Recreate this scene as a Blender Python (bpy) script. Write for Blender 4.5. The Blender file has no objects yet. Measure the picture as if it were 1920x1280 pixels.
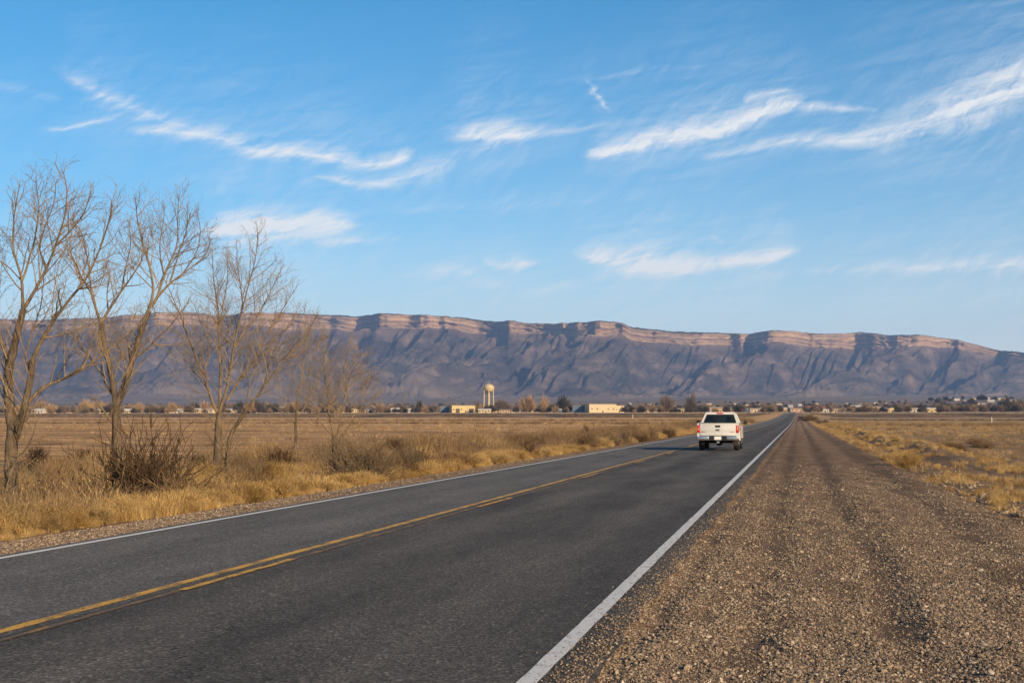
import bpy, bmesh, math, random
import numpy as np
from mathutils import Vector, Matrix

S = bpy.context.scene
COL = S.collection
R_ = math.radians

# ------------------------------------------------------------------ camera
F_PX, PITCH, YAW, CAM_H = 2600.0, R_(3.126), R_(11.63), 1.6
cam = bpy.data.cameras.new('camera')
cam.sensor_width = 36.0
cam.lens = 36.0 * F_PX / 1920.0
cam.clip_start, cam.clip_end = 0.1, 60000
cam_ob = bpy.data.objects.new('camera', cam)
COL.objects.link(cam_ob)
cam_ob.location = (0, 0, CAM_H)
cam_ob.rotation_euler = (math.pi / 2 + PITCH, 0, YAW)
S.camera = cam_ob
FWD = np.array([-math.sin(YAW), math.cos(YAW)])
RGT = np.array([math.cos(YAW), math.sin(YAW)])

# ------------------------------------------------------------------ sun, exposure
SUN_EL, SUN_AZ = R_(18.5), R_(130.0)          # azimuth clockwise from +Y (the road's direction)
sun = bpy.data.lights.new('sun', 'SUN')
sun.energy, sun.angle, sun.color = 5.0, R_(0.53), (1.0, 0.775, 0.49)
sun_ob = bpy.data.objects.new('sun', sun)
COL.objects.link(sun_ob)
sd = Vector((math.sin(SUN_AZ) * math.cos(SUN_EL), math.cos(SUN_AZ) * math.cos(SUN_EL), math.sin(SUN_EL)))
sun_ob.rotation_euler = sd.to_track_quat('Z', 'Y').to_euler()
sun_ob.location = (60, -60, 40)
S.view_settings.view_transform = 'Standard'
S.view_settings.look = 'None'
S.view_settings.gamma = 1.0
S.view_settings.use_curve_mapping = False
S.view_settings.exposure = 0.54
S.cycles.use_denoising = True
S.cycles.max_bounces = 6
S.cycles.diffuse_bounces = 2
S.cycles.glossy_bounces = 2
S.cycles.transparent_max_bounces = 12
S.cycles.volume_bounces = 0
S.cycles.use_adaptive_sampling = True
S.cycles.adaptive_threshold = 0.015

# ------------------------------------------------------------------ node helper
class NT:
    def __init__(s, tree):
        s.t = tree
        tree.nodes.clear()
    def n(s, kind, ins=None, **kw):
        nd = s.t.nodes.new(kind)
        for k, v in kw.items():
            setattr(nd, k, v)
        for k, v in (ins or {}).items():
            sock = nd.inputs[k]
            if isinstance(v, bpy.types.NodeSocket):
                s.t.links.new(v, sock)
            else:
                if sock.type == 'RGBA' and len(v) == 3:
                    v = (*v, 1)
                sock.default_value = v
        return nd
    def m(s, op, a, b=0.0, c=0.0, clamp=False):
        return s.n('ShaderNodeMath', {0: a, 1: b, 2: c}, operation=op, use_clamp=clamp).outputs[0]
    def mix(s, fac, a, b, blend='MIX'):
        nd = s.n('ShaderNodeMix', data_type='RGBA', blend_type=blend)
        for i, v in ((0, fac), (6, a), (7, b)):
            if isinstance(v, bpy.types.NodeSocket):
                s.t.links.new(v, nd.inputs[i])
            else:
                nd.inputs[i].default_value = v if i == 0 else (*v[:3], 1)
        return nd.outputs[2]
    def noise(s, vec, scale, detail=4.0, rough=0.55, dist=0.0):
        nd = s.n('ShaderNodeTexNoise', {'Scale': scale, 'Detail': detail, 'Roughness': rough, 'Distortion': dist})
        if vec is not None:
            s.t.links.new(vec, nd.inputs['Vector'])
        return nd.outputs['Fac']
    def ramp(s, fac, stops, interp='LINEAR'):
        nd = s.n('ShaderNodeValToRGB', {'Fac': fac})
        cr = nd.color_ramp
        cr.interpolation = interp
        while len(cr.elements) < len(stops):
            cr.elements.new(0.5)
        for e, (p, c) in zip(cr.elements, stops):
            e.position = p
            e.color = (c, c, c, 1) if isinstance(c, (int, float)) else (*c, 1)
        return nd.outputs['Color']
    def sstep(s, v, a, b):
        nd = s.n('ShaderNodeMapRange', {'Value': v, 'From Min': a, 'From Max': b}, interpolation_type='SMOOTHSTEP')
        return nd.outputs[0]
    def scalev(s, vec, sc):
        return s.n('ShaderNodeVectorMath', {0: vec, 1: sc}, operation='MULTIPLY').outputs[0]

# ------------------------------------------------------------------ sky with cirrus
def px_dir(x, y):
    tx, ty = (x - 960) / F_PX, (640 - y) / F_PX
    fw = math.cos(PITCH) - ty * math.sin(PITCH)
    up = math.sin(PITCH) + ty * math.cos(PITCH)
    return math.atan2(tx, fw), math.atan2(up, math.hypot(tx, fw))

CLOUDS = [  # each: points (pixel x, pixel y, half height in px, strength), crispness of lower edge
    ([(-500, 120, 20, 0), (-160, 140, 26, .3), (20, 165, 16, .42), (95, 176, 9, .25), (150, 182, 7, 0)], 1.6),
    ([(60, 118, 10, 0), (130, 145, 28, .45), (200, 183, 34, .7), (270, 212, 28, .65), (370, 238, 20, .4), (470, 262, 10, 0)], 2.0),
    ([(40, 238, 6, 0), (95, 244, 9, .4), (170, 228, 13, .6), (240, 210, 9, .35), (370, 196, 8, 0)], 2.2),
    ([(190, 250, 10, 0), (280, 246, 26, .7), (380, 254, 38, .8), (500, 276, 42, .85), (600, 290, 38, .92), (690, 302, 28, .95), (770, 287, 20, .65), (830, 262, 12, 0)], 2.6),
    ([(540, 326, 8, 0), (610, 334, 16, .5), (680, 343, 22, .7), (760, 328, 30, .7), (850, 308, 34, .65), (920, 284, 30, .5), (1010, 262, 20, .0)], 2.4),
    ([(740, 262, 20, 0), (840, 256, 46, .35), (900, 263, 54, .9), (960, 265, 44, 1.0), (1030, 258, 26, .72), (1110, 240, 16, .4), (1290, 207, 10, 0)], 2.8),
    ([(1088, 146, 10, 0), (1104, 158, 18, .75), (1124, 176, 18, .7), (1142, 200, 15, .45), (1154, 216, 9, 0)], 1.0),
    ([(1060, 302, 8, 0), (1095, 297, 16, .95), (1160, 283, 36, 1.1), (1240, 263, 38, 1.1), (1320, 243, 46, 1.25), (1400, 222, 42, 1.15), (1500, 200, 30, .95), (1570, 200, 16, .7), (1632, 196, 9, .6), (1660, 188, 7, 0)], 2.4),
    ([(1370, 194, 9, 0), (1410, 186, 18, .7), (1460, 176, 12, .7), (1520, 170, 9, .0)], 1.5),
    ([(860, 160, 12, 0), (1000, 152, 16, .14), (1160, 136, 14, .3), (1300, 124, 9, .24), (1400, 116, 7, 0)], 1.0),
    ([(1270, 296, 7, 0), (1340, 288, 15, .55), (1450, 271, 24, .66), (1560, 261, 40, .7), (1660, 250, 60, .85), (1760, 222, 76, .95), (1860, 190, 90, 1.05), (1960, 150, 96, 1.0), (2200, 60, 110, .6), (2500, -40, 100, 0)], 3.0),
    ([(300, 420, 18, 0), (400, 428, 46, .8), (470, 428, 62, 1.1), (560, 424, 54, 1.1), (650, 420, 34, .8), (735, 416, 14, 0)], 2.2),
    ([(480, 450, 12, 0), (600, 452, 16, .4), (690, 448, 16, .5), (780, 442, 9, 0)], 1.4),
    ([(1030, 462, 7, 0), (1090, 474, 24, .7), (1190, 495, 48, 1.0), (1290, 494, 40, .95), (1360, 488, 34, .8), (1430, 486, 34, 1.0), (1480, 470, 22, .65), (1530, 466, 9, 0)], 2.4),
    ([(880, 496, 7, 0), (940, 500, 26, .66), (980, 496, 20, .55), (1060, 484, 7, 0)], 2.0),
    ([(1420, 506, 12, 0), (1600, 503, 22, .5), (1760, 503, 26, .62), (1960, 502, 32, .66), (2300, 490, 40, .4), (2500, 480, 40, 0)], 1.8),
    ([(1166, 430, 6, 0), (1180, 427, 14, .6), (1202, 432, 6, 0)], 1.0),
    ([(1330, 436, 6, 0), (1348, 441, 13, .55), (1378, 446, 6, 0)], 1.0),
    ([(700, 520, 9, 0), (820, 512, 22, .4), (1000, 540, 24, .34), (1200, 530, 20, 0)], 1.2),
    ([(560, 380, 9, 0), (800, 382, 24, .2), (1000, 378, 30, .26), (1200, 366, 22, .18), (1400, 352, 12, 0)], 1.2),
]

def build_world():
    w = bpy.data.worlds.new('World')
    S.world = w
    w.use_nodes = True
    w.cycles.sampling_method = 'MANUAL'
    w.cycles.sample_map_resolution = 512
    t = NT(w.node_tree)
    STR = 0.098
    sky = t.n('ShaderNodeTexSky', sky_type='NISHITA', sun_disc=False, sun_elevation=SUN_EL, sun_rotation=SUN_AZ,
              altitude=1400, air_density=1.0, dust_density=1.3, ozone_density=3.0)
    tc = t.n('ShaderNodeTexCoord').outputs['Generated']
    sep = t.n('ShaderNodeSeparateXYZ', {0: tc})
    x, y, z = sep.outputs
    ca, sa = math.cos(YAW), math.sin(YAW)
    dr = t.m('ADD', t.m('MULTIPLY', x, ca), t.m('MULTIPLY', y, sa))
    df = t.m('ADD', t.m('MULTIPLY', x, -sa), t.m('MULTIPLY', y, ca))
    az = t.m('ARCTAN2', dr, df)
    el = t.m('ARCSINE', z)
    # gentle warp so that no band follows a clean curve
    v0 = t.n('ShaderNodeCombineXYZ', {0: t.m('MULTIPLY', az, 1.0), 1: t.m('MULTIPLY', el, 2.2), 2: 0.0}).outputs[0]
    w1 = t.n('ShaderNodeTexNoise', {'Vector': v0, 'Scale': 9.0, 'Detail': 6.0, 'Roughness': 0.6}).outputs['Color']
    ws = t.n('ShaderNodeSeparateXYZ', {0: w1})
    azw = t.m('ADD', az, t.m('MULTIPLY', t.m('SUBTRACT', ws.outputs[0], 0.5), 0.055))
    elw = t.m('ADD', el, t.m('MULTIPLY', t.m('SUBTRACT', ws.outputs[1], 0.5), 0.022))
    U0, U1, V1 = -0.62, 0.62, 0.5
    u = t.m('DIVIDE', t.m('SUBTRACT', azw, U0), U1 - U0)
    v = t.m('DIVIDE', elw, V1)
    # fibres: noise drawn out along the wind
    def fibre(ang, sx, sy, scale, detail, off):
        c, s_ = math.cos(ang), math.sin(ang)
        a = t.m('ADD', t.m('MULTIPLY', azw, c), t.m('MULTIPLY', elw, s_))
        b = t.m('SUBTRACT', t.m('MULTIPLY', elw, c), t.m('MULTIPLY', azw, s_))
        vv = t.n('ShaderNodeCombineXYZ', {0: t.m('MULTIPLY', a, sx), 1: t.m('MULTIPLY', b, sy), 2: off}).outputs[0]
        return t.noise(vv, scale, detail, 0.62, 0.35)
    f1 = fibre(0.16, 3.5, 40.0, 3.0, 10.0, 3.1)
    f2 = fibre(0.62, 10.0, 52.0, 3.0, 8.0, 9.7)
    fib = t.m('ADD', t.m('MULTIPLY', f1, 0.55), t.m('MULTIPLY', f2, 0.45))
    def curve(pairs):
        nd = t.n('ShaderNodeFloatCurve', {'Value': u})
        cm = nd.mapping.curves[0]
        pairs = sorted(pairs)
        pts = [(0.0, pairs[0][1])] + [p for p in pairs if 0.001 < p[0] < 0.999] + [(1.0, pairs[-1][1])]
        while len(cm.points) < len(pts):
            cm.points.new(0.5, 0.5)
        for p, q in zip(cm.points, pts):
            p.location = q
            p.handle_type = 'AUTO_CLAMPED'
        nd.mapping.update()
        return nd.outputs[0]
    total = None
    for pts, crisp in CLOUDS:
        cp, wp, ip = [], [], []
        for (px, py, hw, st) in pts:
            a, e = px_dir(px, py)
            uu = (a - U0) / (U1 - U0)
            cp.append((uu, e / V1)); wp.append((uu, hw / F_PX / V1 * 8)); ip.append((uu, st / 1.5))
        c, wd, it = curve(cp), curve(wp), curve(ip)
        s = t.m('DIVIDE', t.m('SUBTRACT', v, c), t.m('MULTIPLY', wd, 0.125 * 1.5))
        s = t.m('MAXIMUM', s, t.m('MULTIPLY', s, -max(1.0, crisp * .6)))
        g = t.m('MAXIMUM', t.m('SUBTRACT', 1.0, s), 0.0)
        halo = t.m('MULTIPLY', t.m('POWER', t.m('MAXIMUM', t.m('SUBTRACT', 1.0, t.m('MULTIPLY', t.m('ABSOLUTE', s), .22)), 0.0), 2.0), .27)
        g = t.m('MULTIPLY', t.m('MAXIMUM', t.m('POWER', g, 1.7), halo), t.m('MULTIPLY', it, 1.5))
        total = g if total is None else t.m('MAXIMUM', total, g)
    # the rest of the sky carries the same thin cirrus
    far = t.sstep(t.m('ABSOLUTE', az), 0.42, 0.6)
    high = t.sstep(el, 0.36, 0.5)
    gen = t.m('MULTIPLY', t.m('MAXIMUM', far, high), t.sstep(t.noise(v0, 3.0, 3.0), 0.48, 0.7))
    gen = t.m('MULTIPLY', gen, t.sstep(el, 0.02, 0.12))
    total = t.m('MAXIMUM', total, t.m('MULTIPLY', gen, 0.6))
    dens = t.m('MULTIPLY', t.m('MINIMUM', t.m('MULTIPLY', total, 1.05), .95), t.sstep(t.m('ADD', fib, t.m('MULTIPLY', total, 0.10)), 0.36, 0.74))
    veil = t.m('MULTIPLY', t.sstep(fib, 0.40, 0.75), t.m('ADD', 0.0, t.m('MULTIPLY', t.m('POWER', 2.718, t.m('MULTIPLY', el, -9.0)), .18)))
    veil = t.m('ADD', veil, t.m('MULTIPLY', t.m('POWER', 2.718, t.m('MULTIPLY', t.m('MAXIMUM', el, 0.0), -9.0)), 1.0))
    dens = t.m('MINIMUM', t.m('ADD', dens, veil), 0.93)
    skyc = t.n('ShaderNodeHueSaturation', {'Hue': 0.490, 'Saturation': SKY_SAT, 'Value': 1.0, 'Color': sky.outputs[0]}).outputs[0]
    cloudc = CLOUD_RGB
    col = t.mix(dens, skyc, tuple(k / STR for k in cloudc))
    bg = t.n('ShaderNodeBackground', {'Color': col, 'Strength': STR})
    out = t.n('ShaderNodeOutputWorld')
    t.t.links.new(bg.outputs[0], out.inputs['Surface'])
SKY_SAT = 1.62
CLOUD_RGB = (0.66, 0.66, 0.66)
build_world()
# ------------------------------------------------------------------ object helpers
def link(o, parent=None, label=None, cat=None, group=None, kind=None):
    COL.objects.link(o)
    if parent is not None:
        o.parent = parent
    if label: o['label'] = label
    if cat: o['category'] = cat
    if group: o['group'] = group
    if kind: o['kind'] = kind
    return o
def empty(name, loc=(0, 0, 0), rz=0.0, **kw):
    o = bpy.data.objects.new(name, None)
    o.empty_display_size = 0.2
    o.location = loc
    o.rotation_euler = (0, 0, rz)
    return link(o, **kw)
def mesh_np(name, v, f, mat=None, smooth=False):
    """v (N,3); f list of index tuples, or an (M,k) array"""
    me = bpy.data.meshes.new(name)
    v = np.asarray(v, dtype=np.float32)
    if isinstance(f, np.ndarray):
        M, k = f.shape
        me.vertices.add(len(v)); me.vertices.foreach_set('co', v.ravel())
        me.loops.add(M * k); me.loops.foreach_set('vertex_index', f.astype(np.int32).ravel())
        me.polygons.add(M); me.polygons.foreach_set('loop_start', np.arange(0, M * k, k, dtype=np.int32))
        me.update(calc_edges=True); me.validate()
    else:
        me.from_pydata(v.tolist(), [], f)
        me.update()
    if mat is not None:
        for m_ in (mat if isinstance(mat, (list, tuple)) else [mat]):
            me.materials.append(m_)
    if smooth:
        me.polygons.foreach_set('use_smooth', np.ones(len(me.polygons), dtype=bool))
    return me
def obj(name, me, parent=None, loc=(0, 0, 0), rot=(0, 0, 0), scale=(1, 1, 1), **kw):
    o = bpy.data.objects.new(name, me)
    o.location, o.rotation_euler, o.scale = loc, rot, scale
    return link(o, parent, **kw)
def grid_faces(nr, nc):
    i = np.arange((nr - 1) * (nc - 1))
    a = (i // (nc - 1)) * nc + i % (nc - 1)
    return np.stack([a, a + 1, a + nc + 1, a + nc], 1)
class MB:
    """collects simple solids into one mesh"""
    def __init__(s): s.v, s.f = [], []
    def poly(s, vs, fs):
        b = len(s.v); s.v += [tuple(p) for p in vs]; s.f += [tuple(b + i for i in q) for q in fs]; return s
    def box(s, x0, x1, y0, y1, z0, z1, bev=0.0):
        if bev <= 0:
            return s.poly([(x0,y0,z0),(x1,y0,z0),(x1,y1,z0),(x0,y1,z0),(x0,y0,z1),(x1,y0,z1),(x1,y1,z1),(x0,y1,z1)],
                          [(0,3,2,1),(4,5,6,7),(0,1,5,4),(1,2,6,5),(2,3,7,6),(3,0,4,7)])
        bm = bmesh.new()
        vs = [bm.verts.new(p) for p in [(x0,y0,z0),(x1,y0,z0),(x1,y1,z0),(x0,y1,z0),(x0,y0,z1),(x1,y0,z1),(x1,y1,z1),(x0,y1,z1)]]
        for q in [(0,3,2,1),(4,5,6,7),(0,1,5,4),(1,2,6,5),(2,3,7,6),(3,0,4,7)]:
            bm.faces.new([vs[i] for i in q])
        bmesh.ops.bevel(bm, geom=bm.edges[:], offset=bev, segments=2, affect='EDGES', profile=0.5)
        return s.bm(bm)
    def bm(s, bm):
        bm.verts.index_update()
        s.poly([v.co[:] for v in bm.verts], [[v.index for v in f.verts] for f in bm.faces]); bm.free(); return s
    def lathe(s, prof, seg=20, axis='z', c=(0, 0, 0)):
        n = len(prof); vs = []
        for k in range(seg):
            a = 2 * math.pi * k / seg
            for r, h in prof:
                p = (r * math.cos(a), r * math.sin(a), h)
                if axis == 'x': p = (h, p[0], p[1])
                if axis == 'y': p = (p[0], h, p[1])
                vs.append((p[0] + c[0], p[1] + c[1], p[2] + c[2]))
        fs = []
        for k in range(seg):
            k2 = (k + 1) % seg
            for i in range(n - 1):
                fs.append((k * n + i, k2 * n + i, k2 * n + i + 1, k * n + i + 1))
        return s.poly(vs, fs)
    def tube(s, pts, rad, sides=6):
        V, Fc = tube_arrays(pts, rad, sides)
        return s.poly(V.tolist(), [tuple(q) for q in Fc.tolist()])
    def prism(s, prof, x0, x1):
        """side profile in (y,z), extruded along x"""
        n = len(prof)
        return s.poly([(x0, y, z) for y, z in prof] + [(x1, y, z) for y, z in prof],
                      [tuple(range(n)), tuple(range(2 * n - 1, n - 1, -1))] + [(i, i + n, (i + 1) % n + n, (i + 1) % n) for i in range(n)])
    def mesh(s, name, mat, smooth=False):
        me = mesh_np(name, s.v, s.f, mat)
        bm = bmesh.new(); bm.from_mesh(me); bmesh.ops.recalc_face_normals(bm, faces=bm.faces); bm.to_mesh(me); bm.free()
        if smooth:
            me.polygons.foreach_set('use_smooth', np.ones(len(me.polygons), dtype=bool))
            me.set_sharp_from_angle(angle=R_(38))
        return me
def tube_arrays(pts, rad, sides):
    P = np.asarray(pts, float); n = len(P)
    T = np.gradient(P, axis=0); T /= np.linalg.norm(T, axis=1)[:, None] + 1e-9
    ref = np.array([0.31, 0.77, 0.2]) if abs(T[0][2]) > 0.8 else np.array([0.1, 0.05, 1.0])
    A = np.cross(T, ref); A /= np.linalg.norm(A, axis=1)[:, None] + 1e-9
    B = np.cross(T, A)
    ang = np.arange(sides) * 2 * math.pi / sides
    rad = np.broadcast_to(np.asarray(rad, float), (n,))
    V = (P[:, None, :] + rad[:, None, None] * (np.cos(ang)[None, :, None] * A[:, None, :] + np.sin(ang)[None, :, None] * B[:, None, :])).reshape(-1, 3)
    i = np.arange(n - 1)[:, None] * sides; k = np.arange(sides)[None, :]; k2 = (k + 1) % sides
    Fc = np.stack([i + k, i + k2, i + sides + k2, i + sides + k], -1).reshape(-1, 4)
    return V, Fc
class Tubes:
    def __init__(s): s.V, s.F, s.n = [], [], 0
    def add(s, pts, rad, sides):
        V, Fc = tube_arrays(pts, rad, sides)
        s.V.append(V); s.F.append(Fc + s.n); s.n += len(V)
    def mesh(s, name, mat, smooth=True):
        return mesh_np(name, np.concatenate(s.V), np.concatenate(s.F), mat, smooth)

# numpy gradient noise
def _h(ix, iy, seed):
    n = (ix.astype(np.int64) * 374761393 + iy.astype(np.int64) * 668265263 + seed * 1442695041) & 0xffffffff
    n = ((n ^ (n >> 13)) * 1274126177) & 0xffffffff
    return (n ^ (n >> 16)) & 0xffffffff
def pnoise(x, y, seed=0):
    x, y = np.broadcast_arrays(np.asarray(x, float), np.asarray(y, float))
    x0, y0 = np.floor(x), np.floor(y); fx, fy = x - x0, y - y0
    ux, uy = fx**3 * (fx * (fx * 6 - 15) + 10), fy**3 * (fy * (fy * 6 - 15) + 10)
    def g(dx, dy):
        a = _h(x0 + dx, y0 + dy, seed) / 4294967295.0 * 2 * math.pi
        return np.cos(a) * (fx - dx) + np.sin(a) * (fy - dy)
    a = g(0, 0) * (1 - ux) + g(1, 0) * ux
    b = g(0, 1) * (1 - ux) + g(1, 1) * ux
    return (a * (1 - uy) + b * uy) * 1.5
def fbm(x, y, octv=4, seed=0, gain=0.5):
    s, a, f = 0, 1.0, 1.0
    for k in range(octv):
        s = s + a * pnoise(np.asarray(x) * f, np.asarray(y) * f, seed + k * 17); a *= gain; f *= 2.03
    return s
def ridged(x, y, octv=4, seed=0, gain=0.5):
    s, a, f, w = 0, 1.0, 1.0, 0
    for k in range(octv):
        s = s + a * (1 - np.abs(pnoise(np.asarray(x) * f, np.asarray(y) * f, seed + k * 31)) * 1.6); w += a; a *= gain; f *= 2.03
    return s / w
def sstep(a, b, x):
    t = np.clip((np.asarray(x, float) - a) / (b - a), 0, 1); return t * t * (3 - 2 * t)

# ------------------------------------------------------------------ the lie of the land
BASE_Y = [-100, 150, 350, 600, 900, 985, 1000, 1012, 1040, 1200, 1500, 2000, 2500, 4000, 6000, 9000, 15000]
BASE_Z = [-.12, -.12, 0.0, 0.45, 1.2, 1.5, 4.2, 4.4, 4.3, 5.0, 7.0, 12.0, 18., 42., 80., 140., 260.]
ROAD_Y = [-100, 250, 450, 600, 800, 900, 1000, 1200, 1500, 2200]
ROAD_Z = [0, 0, .5, 1.25, 2.7, 3.6, 4.55, 5.4, 7.3, 14.4]
def road_z(y): return np.interp(y, ROAD_Y, ROAD_Z)
EDGE_L, YEL, YEL2, EDGE_R, TAR_L, TAR_R = -8.96, -5.86, -5.60, -1.63, -9.2, -1.28
def ground_z(X, Y, fine=True):
    X, Y = np.asarray(X, float), np.asarray(Y, float)
    z = np.interp(Y, BASE_Y, BASE_Z)
    dx = X + 5.0
    # road embankment
    off = np.maximum(np.abs(dx + 0) - 9.0, 0)
    z = z + (road_z(Y) - 0.12 - z) * (1 - sstep(0, 26, off)) * sstep(200, 500, Y) * (1 - sstep(1500, 1900, Y))
    near = 1 - sstep(250, 420, Y)
    # ditch on the left, bank and ditch on the right
    wob = fbm(X * 0.0 + 3.3, Y * 0.035, 3, 5) * 0.8
    dl = X + 14.6 + wob
    z = z - 0.80 * np.exp(-(dl / 1.9) ** 2) * (1 - sstep(320, 420, Y)) + 0.16 * np.exp(-((X + 18.6 + wob) / 1.6) ** 2) * near
    rb = sstep(42, 75, Y) * (1 - sstep(420, 520, Y))
    z = z - 0.14 * np.exp(-((X - 4.9 - wob * .4) / 0.9) ** 2) * rb + 0.34 * np.exp(-((X - 6.7 - wob * .5) / 1.0) ** 2) * rb
    z = z - (0.16 * sstep(3.6, 6.5, X) + 0.1 * sstep(8, 14, X)) * (1 - sstep(420, 600, Y))
    # under the tarmac and the gravel
    inside = sstep(-10.9, -10.2, X) * (1 - sstep(3.0, 3.9, X))
    z = z - 0.07 * inside
    if fine:
        out = 1 - inside * 0.8
        z = z + out * (0.05 * fbm(X * .7, Y * .7, 3, 11) + 0.10 * fbm(X * .12, Y * .12, 3, 12) * sstep(3.9, 8, np.abs(dx) - 4)) * (1 - sstep(300, 900, Y))
    # low hill on the far right
    ca = X * RGT[0] + Y * RGT[1]; cd = X * FWD[0] + Y * FWD[1]
    z = z + 13 * np.exp(-((ca - 960) / 150) ** 2 - ((cd - 2900) / 260) ** 2)
    z = z + fbm(X * .0016, Y * .0016, 3, 44) * 6 * sstep(2600, 5000, Y)
    return z
def at(px, D):
    """ground point seen at pixel column px, D metres ahead"""
    lat = (px - 960) / F_PX * D
    X, Y = FWD[0] * D + RGT[0] * lat, FWD[1] * D + RGT[1] * lat
    return float(X), float(Y), float(ground_z(X, Y))
def px_z(y, D):
    return CAM_H + D * math.tan(PITCH + math.atan((640 - y) / F_PX))
# ------------------------------------------------------------------ materials
def mat(name, build):
    m_ = bpy.data.materials.new(name); m_.use_nodes = True
    t = NT(m_.node_tree)
    sh = build(t)
    out = t.n('ShaderNodeOutputMaterial')
    t.t.links.new(sh, out.inputs['Surface'])
    return m_
def bsdf(t, col, rough=0.85, normal=None, **kw):
    ins = {'Base Color': col, 'Roughness': rough, 'Specular IOR Level': kw.pop('spec', 0.25)}
    if normal is not None: ins['Normal'] = normal
    ins.update(kw)
    return t.n('ShaderNodeBsdfPrincipled', ins).outputs[0]
def bump(t, h, strength=0.5, dist=0.02):
    return t.n('ShaderNodeBump', {'Height': h, 'Strength': strength, 'Distance': dist}).outputs[0]
def pos(t): return t.n('ShaderNodeNewGeometry').outputs['Position']

def m_ground(t):
    P = pos(t); s = t.n('ShaderNodeSeparateXYZ', {0: P}); X, Y, Z = s.outputs
    row = t.noise(t.scalev(P, (0.006, 0.11, 0)), 1.0, 6.0, 0.62)
    rowf = t.noise(t.scalev(P, (0.008, 0.42, 0)), 1.0, 3.0, 0.65)
    big = t.noise(t.scalev(P, (0.004, 0.012, 0)), 1.0, 4.0)
    fine = t.noise(P, 2.2, 6.0, 0.7)
    stripe = t.m('ADD', t.m('MULTIPLY', row, 0.45), t.m('MULTIPLY', rowf, 0.55))
    field = t.ramp(stripe, [(.38, (.075, .047, .028)), (.44, (.19, .12, .066)), (.48, (.36, .24, .13)), (.525, (.15, .092, .052)), (.56, (.40, .275, .155)), (.62, (.31, .205, .112)), (.69, (.22, .14, .08))])
    rfield = t.ramp(t.m('ADD', t.m('MULTIPLY', row, 0.45), t.m('MULTIPLY', fine, 0.55)), [(.36, (.07, .045, .027)), (.46, (.17, .105, .055)), (.55, (.29, .185, .095)), (.70, (.36, .24, .125))])
    farf = t.ramp(t.noise(t.scalev(P, (.0025, .075, 0)), 1.0, 5.0, .68), [(.38, (.16, .10, .055)), (.46, (.34, .225, .12)), (.56, (.42, .285, .155)), (.66, (.27, .175, .095))])
    field = t.mix(t.m('MULTIPLY', t.sstep(Y, 130, 320), .9), field, farf)
    rfield = t.mix(t.m('MULTIPLY', t.sstep(Y, 90, 260), .8), rfield, farf)
    field = t.mix(1.0, field, (1.42, 1.24, 1.05), 'MULTIPLY')
    c = t.mix(t.sstep(X, -10, 6), field, rfield)
    soil = t.ramp(fine, [(.3, (.075, .048, .030)), (.5, (.16, .105, .065)), (.7, (.25, .17, .105))])
    nearroad = t.m('MULTIPLY', t.sstep(X, -20, -17), t.m('SUBTRACT', 1.0, t.sstep(X, 7, 13)))
    nearroad = t.m('MULTIPLY', nearroad, t.m('SUBTRACT', 1.0, t.sstep(Y, 250, 600)))
    c = t.mix(t.m('MULTIPLY', nearroad, 0.85), c, soil)
    patch = t.sstep(t.noise(t.scalev(P, (.11, .16, 0)), 1.0, 5.0, .6), .5, .62)
    c = t.mix(t.m('MULTIPLY', t.m('MULTIPLY', patch, .75), t.m('SUBTRACT', 1.0, t.sstep(Y, 60, 140))), c, soil)
    # bank of the canal, and the plain behind it
    bank = t.m('MULTIPLY', t.sstep(Y, 960, 984), t.m('SUBTRACT', 1.0, t.sstep(Y, 1000, 1004)))
    bankc = t.ramp(t.noise(t.scalev(P, (.03, .06, .5)), 1.0, 5.0, .65), [(.35, (.075, .05, .033)), (.52, (.16, .105, .062)), (.68, (.30, .20, .11))])
    c = t.mix(bank, c, bankc)
    plain = t.ramp(t.noise(t.scalev(P, (.0012, .0035, 0)), 1.0, 7.0, .65), [(.3, (.10, .07, .05)), (.5, (.20, .145, .10)), (.7, (.29, .21, .145))])
    c = t.mix(t.sstep(Y, 1300, 2200), c, plain)
    return bsdf(t, c, 0.95, bump(t, fine, 0.6, 0.06), spec=0.05)
M_GROUND = mat('dry field soil', m_ground)

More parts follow.
